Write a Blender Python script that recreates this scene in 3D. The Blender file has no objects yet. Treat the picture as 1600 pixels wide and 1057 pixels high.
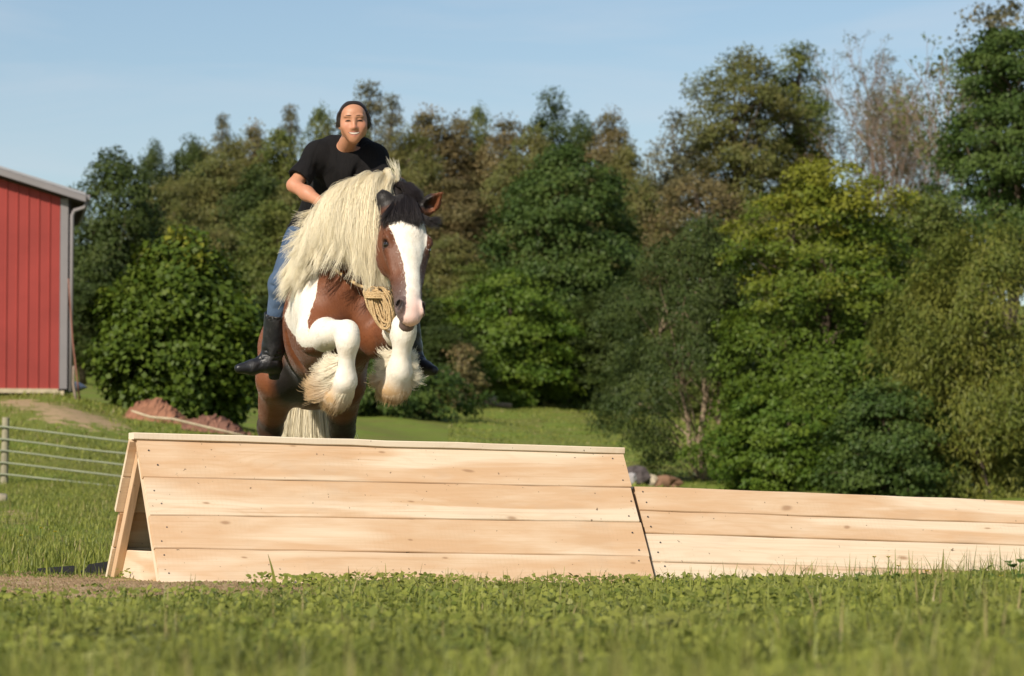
import bpy, math, random
import numpy as np
from mathutils import Vector, Matrix

random.seed(11)
RNG = np.random.default_rng(7)
scene = bpy.context.scene
C = scene.collection

# ------------------------------------------------------------------ camera
FPX, CX, CY, HORIZON, CAMZ = 5000.0, 800.0, 528.5, 800.0, 0.33
PITCH = math.atan((HORIZON - CY) / FPX)
cam_data = bpy.data.cameras.new('camera')
cam = bpy.data.objects.new('camera', cam_data)
C.objects.link(cam)
cam.location = (0, 0, CAMZ)
cam.rotation_euler = (math.pi / 2 + PITCH, 0, 0)
cam_data.sensor_width = 36.0
cam_data.lens = 36.0 * FPX / 1600.0
cam_data.clip_start = 0.1
cam_data.clip_end = 3000.0
cam_data.dof.use_dof = True
cam_data.dof.focus_distance = 15.9
cam_data.dof.aperture_fstop = 6.3
scene.camera = cam

# ------------------------------------------------------------------ light
SUN_EL, SUN_AZ = 34.0, 33.0            # azimuth: degrees to the left of straight behind the camera
world = bpy.data.worlds.new('World')
scene.world = world
world.use_nodes = True
wn, wl = world.node_tree.nodes, world.node_tree.links
wn.clear()
w_out = wn.new('ShaderNodeOutputWorld')
w_bg = wn.new('ShaderNodeBackground')
w_sky = wn.new('ShaderNodeTexSky')
w_sky.sky_type = 'NISHITA'
w_sky.sun_disc = False
w_sky.sun_elevation = math.radians(SUN_EL)
w_sky.sun_rotation = math.radians(180 + SUN_AZ)
w_sky.air_density = 1.0
w_sky.dust_density = 0.6
w_sky.ozone_density = 1.5
# thin cirrus, mixed in by direction
w_tc = wn.new('ShaderNodeTexCoord')
w_map = wn.new('ShaderNodeMapping')
w_map.inputs['Scale'].default_value = (2.2, 2.2, 16.0)
w_map.inputs['Rotation'].default_value = (0.0, 0.10, 0.0)
w_noise = wn.new('ShaderNodeTexNoise')
w_noise.inputs['Scale'].default_value = 2.4
w_noise.inputs['Detail'].default_value = 6.0
w_noise.inputs['Roughness'].default_value = 0.55
w_noise.inputs['Distortion'].default_value = 0.6
w_ramp = wn.new('ShaderNodeMapRange')
w_ramp.inputs['From Min'].default_value = 0.41
w_ramp.inputs['From Max'].default_value = 0.80
w_ramp.inputs['To Min'].default_value = 0.0
w_ramp.inputs['To Max'].default_value = 0.55
w_mix = wn.new('ShaderNodeMix')
w_mix.data_type = 'RGBA'
w_mix.inputs['B'].default_value = (6.2, 6.6, 7.2, 1)
wl.new(w_tc.outputs['Generated'], w_map.inputs['Vector'])
wl.new(w_map.outputs['Vector'], w_noise.inputs['Vector'])
wl.new(w_noise.outputs['Fac'], w_ramp.inputs['Value'])
wl.new(w_ramp.outputs['Result'], w_mix.inputs['Factor'])
wl.new(w_sky.outputs['Color'], w_mix.inputs['A'])
wl.new(w_mix.outputs['Result'], w_bg.inputs['Color'])
wl.new(w_bg.outputs['Background'], w_out.inputs['Surface'])
w_bg.inputs['Strength'].default_value = 0.092

sun_data = bpy.data.lights.new('sun', 'SUN')
sun_data.energy = 4.9
sun_data.angle = math.radians(0.5)
sun_data.color = (1.0, 0.90, 0.76)
sun = bpy.data.objects.new('sun', sun_data)
C.objects.link(sun)
_el, _az = math.radians(SUN_EL), math.radians(SUN_AZ)
SUN_DIR = Vector((-math.sin(_az) * math.cos(_el), -math.cos(_az) * math.cos(_el), math.sin(_el)))
sun.rotation_euler = SUN_DIR.to_track_quat('Z', 'Y').to_euler()
sun.location = (-20, -40, 40)
scene.view_settings.view_transform = 'Standard'
scene.view_settings.look = 'None'
scene.view_settings.exposure = 0.22
scene.view_settings.gamma = 1.0
scene.view_settings.use_curve_mapping = False
scene.cycles.max_bounces = 6
scene.cycles.transparent_max_bounces = 4

# ------------------------------------------------------------------ helpers
def at(px, py, d):
    """the world point at depth d (metres along +Y) that the photograph shows at px, py"""
    x, y = (px - CX) / FPX, (CY - py) / FPX
    ca, sa = math.cos(PITCH), math.sin(PITCH)
    v = Vector((x, ca - y * sa, sa + y * ca))
    v *= d / v.y
    return Vector((v.x, v.y, v.z + CAMZ))

def A3(*p):
    return np.array(at(*p))

def tag(o, label=None, cat=None, group=None, kind=None):
    if label: o['label'] = label
    if cat: o['category'] = cat
    if group: o['group'] = group
    if kind: o['kind'] = kind
    return o

def thing(name, label, cat, loc=(0, 0, 0), group=None):
    o = bpy.data.objects.new(name, None)
    C.objects.link(o)
    o.location = loc
    o.empty_display_size = 0.2
    return tag(o, label, cat, group)

def link_mesh(name, me, mat=None, parent=None, smooth=False):
    if mat is not None and not me.materials:
        me.materials.append(mat)
    if smooth:
        me.polygons.foreach_set('use_smooth', np.ones(len(me.polygons), dtype=bool))
    o = bpy.data.objects.new(name, me)
    C.objects.link(o)
    if parent is not None:
        o.parent = parent
    return o

def np_mesh(name, verts, faces):
    """verts (n,3), faces (m,k) with one k for all"""
    me = bpy.data.meshes.new(name)
    verts = np.asarray(verts, dtype=np.float32)
    faces = np.asarray(faces, dtype=np.int32)
    k = faces.shape[1]
    me.vertices.add(len(verts))
    me.vertices.foreach_set('co', verts.ravel())
    me.loops.add(faces.size)
    me.loops.foreach_set('vertex_index', faces.ravel())
    me.polygons.add(len(faces))
    me.polygons.foreach_set('loop_start', np.arange(0, faces.size, k, dtype=np.int32))
    me.polygons.foreach_set('loop_total', np.full(len(faces), k, dtype=np.int32))
    me.update(calc_edges=True)
    return me

def set_attr(me, name, values, domain='POINT', typ='FLOAT'):
    a = me.attributes.new(name, typ, domain)
    a.data.foreach_set('value', np.asarray(values, dtype=np.float32).ravel())

class Build:
    """collects simple shapes into one mesh"""
    def __init__(s):
        s.v, s.f = [], []
    def poly(s, vs, fs):
        b = len(s.v)
        s.v += [tuple(v) for v in vs]
        s.f += [tuple(b + i for i in f) for f in fs]
    def box(s, c, size, rot=None):
        hx, hy, hz = size[0] / 2, size[1] / 2, size[2] / 2
        vs = [Vector((x, y, z)) for x in (-hx, hx) for y in (-hy, hy) for z in (-hz, hz)]
        if rot is not None:
            vs = [rot @ v for v in vs]
        s.poly([v + Vector(c) for v in vs], [(0, 1, 3, 2), (4, 6, 7, 5), (0, 4, 5, 1), (2, 3, 7, 6), (0, 2, 6, 4), (1, 5, 7, 3)])
    def tube(s, pts, radii, n=8, cap=True):
        pts = [Vector(p) for p in pts]
        if not hasattr(radii, '__len__'):
            radii = [radii] * len(pts)
        b = len(s.v)
        up = None
        for i, p in enumerate(pts):
            t = (pts[min(i + 1, len(pts) - 1)] - pts[max(i - 1, 0)]).normalized()
            if up is None:
                up = Vector((0, 0, 1)) if abs(t.z) < 0.9 else Vector((1, 0, 0))
            a = t.cross(up).normalized()
            up = a.cross(t).normalized()
            for k in range(n):
                th = 2 * math.pi * k / n
                s.v.append(tuple(p + (a * math.cos(th) + up * math.sin(th)) * radii[i]))
        for i in range(len(pts) - 1):
            for k in range(n):
                k2 = (k + 1) % n
                s.f.append((b + i * n + k, b + i * n + k2, b + (i + 1) * n + k2, b + (i + 1) * n + k))
        if cap:
            s.f.append(tuple(b + k for k in range(n))[::-1])
            e = b + (len(pts) - 1) * n
            s.f.append(tuple(e + k for k in range(n)))
    def build(s, name, mat, parent=None, origin=None, smooth=False, bevel=0.0):
        me = bpy.data.meshes.new(name)
        o = Vector(origin) if origin is not None else Vector((0, 0, 0))
        me.from_pydata([tuple(Vector(v) - o) for v in s.v], [], s.f)
        me.update()
        ob = link_mesh(name, me, mat, parent, smooth)
        if parent is None and origin is not None:
            ob.location = o
        if bevel:
            m = ob.modifiers.new('bevel', 'BEVEL')
            m.width = bevel
            m.segments = 2
            m.limit_method = 'ANGLE'
        return ob

# ------------------------------------------------------------------ node helper
class NT:
    def __init__(s, name):
        s.m = bpy.data.materials.new(name)
        s.m.use_nodes = True
        s.n, s.l = s.m.node_tree.nodes, s.m.node_tree.links
        s.n.clear()
        s.out = s.n.new('ShaderNodeOutputMaterial')
    def new(s, typ, **kw):
        n = s.n.new('ShaderNode' + typ)
        for k, v in kw.items():
            if k.startswith('i_'):
                n.inputs[k[2:].replace('_', ' ')].default_value = v
            else:
                setattr(n, k, v)
        return n
    def link(s, a, b):
        s.l.new(a, b)
    def val(s, x, sock):
        if hasattr(x, 'is_linked') or hasattr(x, 'links'):
            s.link(x, sock)
        else:
            sock.default_value = x
    def math(s, op, a, b=0.0, c=None, clamp=False):
        n = s.new('Math', operation=op)
        n.use_clamp = clamp
        s.val(a, n.inputs[0])
        s.val(b, n.inputs[1])
        if c is not None: s.val(c, n.inputs[2])
        return n.outputs[0]
    def mix(s, f, a, b, blend='MIX'):
        n = s.new('Mix', data_type='RGBA', blend_type=blend)
        s.val(f, n.inputs['Factor'])
        s.val(a if not isinstance(a, tuple) else a + (1,) * (4 - len(a)), n.inputs['A'])
        s.val(b if not isinstance(b, tuple) else b + (1,) * (4 - len(b)), n.inputs['B'])
        return n.outputs['Result']
    def ramp(s, x, lo, hi, a=0.0, b=1.0):
        n = s.new('MapRange')
        s.val(x, n.inputs['Value'])
        n.inputs['From Min'].default_value, n.inputs['From Max'].default_value = lo, hi
        n.inputs['To Min'].default_value, n.inputs['To Max'].default_value = a, b
        return n.outputs['Result']
    def noise(s, vec, scale, detail=3.0, rough=0.5, dist=0.0):
        n = s.new('TexNoise')
        n.inputs['Scale'].default_value = scale
        n.inputs['Detail'].default_value = detail
        n.inputs['Roughness'].default_value = rough
        n.inputs['Distortion'].default_value = dist
        if vec is not None: s.link(vec, n.inputs['Vector'])
        return n.outputs['Fac']
    def coord(s, which='Object', scale=None, loc=None):
        t = s.new('TexCoord').outputs[which]
        if scale is None and loc is None: return t
        m = s.new('Mapping')
        if scale is not None: m.inputs['Scale'].default_value = scale
        if loc is not None: m.inputs['Location'].default_value = loc
        s.link(t, m.inputs['Vector'])
        return m.outputs['Vector']
    def attr(s, name):
        return s.new('Attribute', attribute_name=name).outputs['Fac']
    def bump(s, h, strength=0.3, dist=0.01):
        n = s.new('Bump')
        n.inputs['Strength'].default_value = strength
        n.inputs['Distance'].default_value = dist
        s.link(h, n.inputs['Height'])
        return n.outputs['Normal']
    def principled(s, color, rough=0.6, spec=0.3, normal=None, **kw):
        p = s.new('BsdfPrincipled')
        s.val(color if not isinstance(color, tuple) else color + (1,) * (4 - len(color)), p.inputs['Base Color'])
        s.val(rough, p.inputs['Roughness'])
        s.val(spec, p.inputs['Specular IOR Level'])
        if normal is not None: s.link(normal, p.inputs['Normal'])
        for k, v in kw.items():
            s.val(v, p.inputs[k.replace('_', ' ')])
        s.link(p.outputs[0], s.out.inputs['Surface'])
        return p

def plain(name, col, rough=0.6, spec=0.3, var=0.12, scale=6.0, bump=0.0, bscale=40.0, metallic=0.0):
    """one colour with a little uneven wear"""
    t = NT(name)
    co = t.coord('Object')
    f = t.noise(co, scale, 4.0, 0.6)
    a = tuple(c * (1 - var) for c in col)
    b = tuple(min(1, c * (1 + var)) for c in col)
    c = t.mix(t.ramp(f, 0.3, 0.7), a, b)
    nrm = t.bump(t.noise(co, bscale, 3.0), bump, 0.004) if bump else None
    t.principled(c, rough, spec, nrm, Metallic=metallic)
    return t.m

# ------------------------------------------------------------------ terrain
_L = ([-40, 0, 16, 20, 30, 45, 54, 62, 66, 80, 120, 170, 240, 330, 500, 1200], [0, 0, 0.0, .05, .27, .66, 1.45, 2.55, 2.72, 3.0, 4.5, 7.5, 14, 22, 30, 34])
_M = ([-40, 0, 16, 20, 60, 88, 110, 165, 240, 330, 500, 1200], [0, 0, -.03, -.03, .35, 1.1, 2.5, 5.6, 13, 22, 30, 34])
_R = ([-40, 0, 11, 14, 16, 40, 85, 120, 165, 240, 330, 500, 1200], [0, 0, .04, .02, -.06, 0, .7, 2.5, 5.5, 13, 22, 30, 34])

def ground_z(x, y):
    x, y = np.asarray(x, float), np.asarray(y, float)
    u = x / np.maximum(y, 3.0)
    z = 0
    for s in (.94, .97, 1.0, 1.03, 1.06):
        l, m, r = (np.interp(y * s, *p) for p in (_L, _M, _R))
        wl_ = np.clip((0.03 - u) / 0.17, 0, 1)
        wr_ = np.clip((u - 0.03) / 0.12, 0, 1)
        z = z + (m * (1 - wl_ - wr_) + l * wl_ + r * wr_) / 5
    far = np.clip((y - 14) / 60, 0, 1)
    z = z + (0.012 + 0.10 * far) * (np.sin(x * 1.3 + y * .7) * np.cos(y * .43 - x * .31)) * (0.35 + .65 * far) 
    z = z + 0.010 * np.sin(x * 7.1 + 1.3 * np.sin(y * 3.1)) * np.cos(y * 5.3)
    return z

def gz(x, y):
    return float(ground_z(x, y))

# ------------------------------------------------------------------ ground
def ground_material():
    t = NT('meadow_ground')
    geo = t.new('NewGeometry').outputs['Position']
    big = t.noise(geo, 0.35, 4.0, 0.6)
    mid = t.noise(geo, 2.3, 5.0, 0.65)
    fine = t.noise(geo, 38.0, 4.0, 0.7)
    g = t.mix(t.ramp(mid, .3, .7), (.118, .170, .024), (.185, .232, .040))
    g = t.mix(t.ramp(big, .42, .66), g, (.17, .165, .045))
    g = t.mix(t.ramp(fine, .35, .75, 0, .45), g, (.07, .09, .016))
    soil = t.mix(t.ramp(fine, .3, .7), (.30, .21, .115), (.47, .34, .205))
    bare = t.attr('bare')
    k = t.ramp(t.math('ADD', bare, t.math('MULTIPLY', t.math('SUBTRACT', t.noise(geo, 3.1, 5.0, .7), .5), 2.0)), .45, .62)
    c = t.mix(k, g, soil)
    h = t.math('ADD', t.math('MULTIPLY', fine, .5), mid)
    t.principled(c, .95, .1, t.bump(h, .9, .03))
    return t.m

def bare_mask(x, y):
    """worn earth: in front of the jump, on the bank below the barn"""
    u = x / np.maximum(y, 3.0)
    a = np.exp(-((u + .150) / .040) ** 2 - ((y - 14.0) / 2.4) ** 2) * 1.0
    a2 = np.exp(-((u + .100) / .05) ** 2 - ((y - 13.8) / 1.2) ** 2) * .8
    a3 = np.exp(-((u + .02) / .12) ** 2 - ((y - 15.3) / .45) ** 2) * .45
    b = np.exp(-((u + .136) / .022) ** 2 - ((y - 59.0) / 2.8) ** 2) * .8
    b2 = np.exp(-((u + .158) / .012) ** 2 - ((y - 62.0) / 1.6) ** 2) * .9
    d = np.exp(-((u + .155) / .012) ** 2 - ((y - 30.0) / 6) ** 2) * .5
    return np.clip(a + a2 + a3 + b + b2 + d, 0, 1)

GROUND_MAT = ground_material()
ys = np.concatenate([np.linspace(-30, 3, 12), np.arange(3.4, 20, .2), np.arange(20.2, 90, .7), np.arange(91, 260, 3.0), np.arange(265, 1200, 40)])
us = np.concatenate([np.linspace(-1.6, -.26, 14), np.linspace(-.24, .24, 160), np.linspace(.26, 1.6, 14)])
yy, uu = np.meshgrid(ys, us, indexing='ij')
xx = uu * np.maximum(np.abs(yy), 8.0)
gzz = ground_z(xx, yy)
gv = np.stack([xx, yy, gzz], -1).reshape(-1, 3)
ny_, nu_ = yy.shape
gi = np.arange(ny_ * nu_).reshape(ny_, nu_)
gf = np.stack([gi[:-1, :-1], gi[:-1, 1:], gi[1:, 1:], gi[1:, :-1]], -1).reshape(-1, 4)
gm = np_mesh('ground', gv, gf)
set_attr(gm, 'bare', bare_mask(gv[:, 0], gv[:, 1]))
tag(link_mesh('ground', gm, GROUND_MAT, smooth=True), kind='structure')

# ------------------------------------------------------------------ grass blades (nobody could count them)
def blade_material():
    t = NT('grass_blade')
    r = t.attr('tone')
    geo = t.new('NewGeometry').outputs['Position']
    big = t.noise(geo, 1.6, 3.0)
    c = t.mix(t.ramp(r, 0, .55), (.118, .152, .024), (.275, .295, .055))
    c = t.mix(t.ramp(big, .45, .7, 0, .8), c, (.235, .235, .060))
    c = t.mix(t.ramp(t.noise(geo, 4.2, 4.0, .6), .50, .68, 0, .75), c, (.066, .100, .016))
    c = t.mix(t.ramp(r, .80, .90), c, (.33, .27, .12))
    p = t.new('BsdfPrincipled')
    t.link(c, p.inputs['Base Color'])
    p.inputs['Roughness'].default_value = .5
    p.inputs['Specular IOR Level'].default_value = .3
    tr = t.new('BsdfTranslucent')
    t.link(c, tr.inputs['Color'])
    mx = t.new('MixShader')
    mx.inputs[0].default_value = .35
    t.link(p.outputs[0], mx.inputs[1])
    t.link(tr.outputs[0], mx.inputs[2])
    t.link(mx.outputs[0], t.out.inputs['Surface'])
    return t.m

BLADE_MAT = blade_material()

def blades(name, x, y, h, w, tone, lean=.5, z=None, seg=2):
    n = len(x)
    z0 = (ground_z(x, y) if z is None else z) - .004
    ang = RNG.uniform(0, 2 * np.pi, n)
    dx, dy = np.cos(ang), np.sin(ang)
    ln = np.abs(RNG.normal(0, lean, n)) * h
    px_, py_ = -dy, dx
    rows = []
    ts = np.linspace(0, 1, seg + 1)
    for tt in ts:
        cx = x + dx * ln * tt ** 1.8
        cy = y + dy * ln * tt ** 1.8
        cz = z0 + h * tt * (1 - .22 * tt * np.minimum(ln / np.maximum(h, 1e-6), 1.2))
        ww = w * (1 - .9 * tt ** 1.6) * .5
        rows.append(np.stack([np.stack([cx - px_ * ww, cy - py_ * ww, cz], -1), np.stack([cx + px_ * ww, cy + py_ * ww, cz], -1)], 1))
    v = np.stack(rows, 1).reshape(-1, 3)
    per = 2 * (seg + 1)
    base = np.arange(n)[:, None] * per
    fs = [base + np.array([2 * k, 2 * k + 1, 2 * k + 3, 2 * k + 2]) for k in range(seg)]
    f = np.stack(fs, 1).reshape(-1, 4)
    me = np_mesh(name, v, f)
    set_attr(me, 'tone', np.repeat(tone, per))
    return tag(link_mesh(name, me, BLADE_MAT, smooth=True), kind='stuff')

def scatter(n, y0, y1, u0, u1, bias=1.0):
    y = np.sqrt(RNG.uniform(y0 ** 2, y1 ** 2, int(n))) if bias == 1.0 else y0 + (y1 - y0) * RNG.uniform(0, 1, int(n)) ** bias
    x = RNG.uniform(u0, u1, len(y)) * y
    return x, y

def patchy(x, y, s=1.0):
    return .5 + .5 * np.sin(x * 2.3 * s + 1.7 * np.sin(y * 1.9 * s)) * np.cos(y * 2.7 * s + 1.3 * np.sin(x * 3.1 * s))

# ------------------------------------------------------------------ foliage
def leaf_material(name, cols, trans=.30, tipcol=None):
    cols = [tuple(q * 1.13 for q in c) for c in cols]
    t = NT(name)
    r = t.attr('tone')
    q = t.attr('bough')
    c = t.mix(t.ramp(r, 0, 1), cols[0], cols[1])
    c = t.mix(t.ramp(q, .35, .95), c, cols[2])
    p = t.new('BsdfPrincipled')
    t.link(c, p.inputs['Base Color'])
    p.inputs['Roughness'].default_value = .55
    p.inputs['Specular IOR Level'].default_value = .25
    tr = t.new('BsdfTranslucent')
    t.link(c, tr.inputs['Color'])
    mx = t.new('MixShader')
    mx.inputs[0].default_value = trans
    t.link(p.outputs[0], mx.inputs[1])
    t.link(tr.outputs[0], mx.inputs[2])
    t.link(mx.outputs[0], t.out.inputs['Surface'])
    return t.m

LEAF = {
    'bush': leaf_material('bush_leaf', [(.040, .074, .008), (.090, .128, .013), (.190, .190, .020)]),
    'dark': leaf_material('dark_leaf', [(.032, .062, .012), (.060, .098, .020), (.075, .110, .022)]),
    'mid': leaf_material('mid_leaf', [(.062, .088, .016), (.102, .128, .025), (.120, .130, .028)]),
    'bright': leaf_material('bright_leaf', [(.048, .092, .010), (.085, .140, .014), (.105, .150, .016)]),
    'olive': leaf_material('olive_leaf', [(.085, .098, .025), (.128, .134, .036), (.140, .128, .038)]),
    'brown': leaf_material('brown_leaf', [(.110, .098, .038), (.155, .132, .052), (.165, .120, .050)]),
    'maple': leaf_material('maple_leaf', [(.052, .092, .010), (.098, .140, .014), (.165, .172, .016)]),
    'willow': leaf_material('willow_leaf', [(.074, .100, .016), (.130, .146, .024), (.150, .152, .026)]),
    'deep': leaf_material('deep_leaf', [(.032, .054, .012), (.056, .080, .018), (.066, .088, .020)]),
    'grey': leaf_material('grey_leaf', [(.085, .090, .045), (.130, .125, .065), (.135, .120, .065)]),
}

def bark(name, a, b, scale=3.0):
    t = NT(name)
    co = t.coord('Object', (1, 1, .22))
    f = t.noise(co, scale * 4, 5, .65)
    t.principled(t.mix(t.ramp(f, .35, .65), a, b), .9, .1, t.bump(f, .8, .05))
    return t.m
BARK = bark('grey_brown_bark', (.075, .055, .038), (.17, .135, .10))
BARK_PALE = bark('pale_bark', (.20, .145, .095), (.36, .28, .20))
TWIG = plain('bare_twig', (.20, .145, .115), .9, .1)

LEAF_SHAPES = {
    'oval': np.array([[0, 0, 0], [.42, .5, .06], [0, 1, 0], [-.42, .5, .06]]),
    'tri': np.array([[-.42, .15, 0], [.42, .3, .06], [0, 1.05, 0]]),
    'trislim': np.array([[-.17, .1, 0], [.17, .2, .03], [0, 1.1, -.12]]),
    'slim': np.array([[0, 0, 0], [.16, .45, .03], [0, 1, -.12], [-.16, .45, .03]]),
}

def unit(v):
    return v / np.maximum(np.linalg.norm(v, axis=-1, keepdims=True), 1e-9)

def leaf_cloud(centres, sizes, out, n_per, leaf, shape, rng, droop=0.0, up=.55, bough=None, flat=.55):
    """leaves in flattened clumps: centres (k,3), sizes (k,), out = outward direction of each clump"""
    k = len(centres)
    idx = np.repeat(np.arange(k), n_per)
    n = len(idx)
    d = rng.normal(0, 1, (n, 3))
    d = unit(d) * (rng.uniform(0, 1, (n, 1)) ** .45)
    s = sizes[idx][:, None]
    o = out[idx]
    # flatten along a direction tilted outward-up
    nrm = unit(o * .45 + np.array([0, 0, 1.0]))
    comp = (d * nrm).sum(1, keepdims=True)
    d = d - nrm * comp * (1 - flat)
    p = centres[idx] + d * s
    p[:, 2] -= droop * s[:, 0] * (np.linalg.norm(d[:, :2], axis=1) ** 2)
    if shape == 'trislim' and droop:
        p[:, 2] -= rng.uniform(0, 1, n) ** 2 * droop * s[:, 0] * .8
    # leaf frame
    nn = unit(nrm * up + o * .35 + rng.normal(0, .42, (n, 3)))
    t = unit(rng.normal(0, 1, (n, 3)) + o * .4 + np.array([0, 0, -.6 - droop * 1.5]))
    t = unit(t - nn * (t * nn).sum(1, keepdims=True))
    b = np.cross(nn, t)
    L = leaf * rng.uniform(.7, 1.35, n)
    sh = LEAF_SHAPES[shape]
    v = p[:, None, :] + (b[:, None, :] * sh[None, :, 0:1] + t[:, None, :] * sh[None, :, 1:2] + nn[:, None, :] * sh[None, :, 2:3]) * L[:, None, None]
    m = len(sh)
    f = np.arange(n * m).reshape(n, m)
    tone = np.clip(rng.normal(.5, .22, n), 0, 1)
    bo = (rng.uniform(0, 1, k) if bough is None else bough)[idx]
    return v.reshape(-1, 3), f, np.repeat(tone, m), np.repeat(bo, m)

def crown_clumps(h0, h1, prof, depth, n, size, rng, rough=.22, inner=.25, shift=None):
    """clump centres inside an uneven envelope. prof: [(t, half width left, half width right)]"""
    ts = np.array([p[0] for p in prof]); wl_ = np.array([p[1] for p in prof]); wr_ = np.array([p[2] for p in prof])
    rad = np.interp(np.linspace(0, 1, 64), ts, (wl_ + wr_) / 2)
    cdf = np.cumsum(rad + .05); cdf /= cdf[-1]
    t = np.interp(rng.uniform(0, 1, n), cdf, np.linspace(0, 1, 64))
    phi = rng.uniform(0, 2 * np.pi, n)
    cx, sy = np.cos(phi), np.sin(phi)
    w = np.where(cx > 0, np.interp(t, ts, wr_), np.interp(t, ts, wl_))
    a, b, c_, d_ = rng.uniform(0, 6.28, 4)
    lob = 1 + rough * (np.sin(phi * 3 + a + t * 7) * .6 + np.sin(phi * 5 + b - t * 11) * .4 + np.sin(t * 19 + c_ + 2 * np.sin(phi + d_)) * .6)
    r = np.where(rng.uniform(0, 1, n) < inner, rng.uniform(.15, .8, n), 1 - np.abs(rng.normal(0, .10, n)))
    x = cx * w * lob * r
    y = sy * w * lob * r * depth
    z = h0 + (h1 - h0) * t
    cent = np.stack([x, y, z], -1)
    mid = h0 + (h1 - h0) * .45
    out = unit(np.stack([cx, sy, (z - mid) / (h1 - h0) * 1.3], -1))
    sz = size * rng.uniform(.65, 1.3, n)
    return cent, sz, out, t

def limb_points(a, b, rng, n=5, wob=.06):
    a, b = np.array(a, float), np.array(b, float)
    L = np.linalg.norm(b - a)
    pts = []
    for i in range(n):
        q = i / (n - 1)
        p = a * (1 - q) + b * q
        p[2] += math.sin(q * math.pi) * L * .10
        if 0 < i < n - 1: p += rng.normal(0, wob * L * .4, 3)
        pts.append(p)
    return pts

def tree(name, label, cat, loc, h, h0, prof, kind, n, size, n_per, leaf, shape='oval', depth=1.0, droop=0.0, trunk_r=.16,
         stems=((0, 0),), bark_mat=None, seed=1, group=None, rough=.22, inner=.25, limbs=26, boughfn=None, flat=.55, lean=0.0, up=.55, gap=None):
    rng = np.random.default_rng(seed)
    if name != 'young_tree':      # leaves of a pixel or two: one triangle each, more of them
        shape = {'oval': 'tri', 'slim': 'trislim'}[shape]
        n_per, leaf = int(n_per * 1.75), leaf * .88
    t = thing(name, label, cat, loc, group)
    cent, sz, out, tt = crown_clumps(h0, h, prof, depth, n, size, rng, rough, inner)
    cent[:, 0] += lean * (cent[:, 2] / h)
    if gap:          # bare lower stem: no foliage in front of it
        k_ = ~((cent[:, 0] > gap[0]) & (cent[:, 0] < gap[1]) & (cent[:, 2] < gap[2]))
        cent, sz, out, tt = cent[k_], sz[k_], out[k_], tt[k_]
    bo = boughfn(cent, tt, rng) if boughfn else None
    v, f, tone, bough = leaf_cloud(cent, sz, out, n_per, leaf, shape, rng, droop, up, bo, flat)
    me = np_mesh('crown', v, f)
    set_attr(me, 'tone', tone)
    set_attr(me, 'bough', bough)
    link_mesh('crown', me, LEAF[kind], t)
    b = Build()
    tops = []
    for i, (sx, ex) in enumerate(stems):
        top = (ex + lean * .8, rng.normal(0, .2), h0 + (h - h0) * (.78 if i == 0 else .55))
        pts = limb_points((sx, 0.12 * i, -.25), top, rng, 7, .035)
        pts = [(p[0], p[1], p[2]) for p in pts]
        r0 = trunk_r * (1 if i == 0 else .75)
        b.tube(pts, [r0 * 1.25] + [r0 * (1 - .8 * q / 5) for q in range(6)], 8)
        tops.append(pts)
    order = rng.permutation(len(cent))[:limbs]
    for j in order:
        pts = tops[rng.integers(len(tops))]
        c = cent[j]
        cand = [p for p in pts if p[2] < c[2] - .05 * h] or [pts[1]]
        a = cand[-1] if rng.uniform() < .5 else cand[len(cand) // 2]
        q = limb_points(a, c, rng, 5)
        r = trunk_r * rng.uniform(.18, .34)
        b.tube(q, [r, r * .8, r * .6, r * .4, r * .2], 5, cap=False)
    b.build('trunk', bark_mat or BARK, t, smooth=True)
    return t

def px_tree(name, label, cat, bx, d, top, xl, xr, bottom, prof, kind, **kw):
    """a tree that stands at depth d on the ground under image column bx, from its outline in the photograph"""
    x = (bx - CX) / FPX * d
    z = gz(x, d)
    s = FPX / d
    h = (HORIZON - top) / s + CAMZ - z
    h0 = (HORIZON - bottom) / s + CAMZ - z
    wl_, wr_ = (bx - xl) / s, (xr - bx) / s
    pr = [(t, a * wl_, b * wr_) for t, a, b in prof]
    return tree(name, label, cat, (x, d, z), h, max(h0, .05), pr, kind, **kw)

def copy_tree(o, loc, rz, sc, label, group=None):
    c = o.copy()
    C.objects.link(c)
    c.location = loc
    c.rotation_euler = (0, 0, rz)
    c.scale = (sc[0], sc[0], sc[1])
    c['label'] = label
    if group: c['group'] = group
    for ch in list(o.children):
        k = ch.copy()
        C.objects.link(k)
        k.parent = c
    return c

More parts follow.
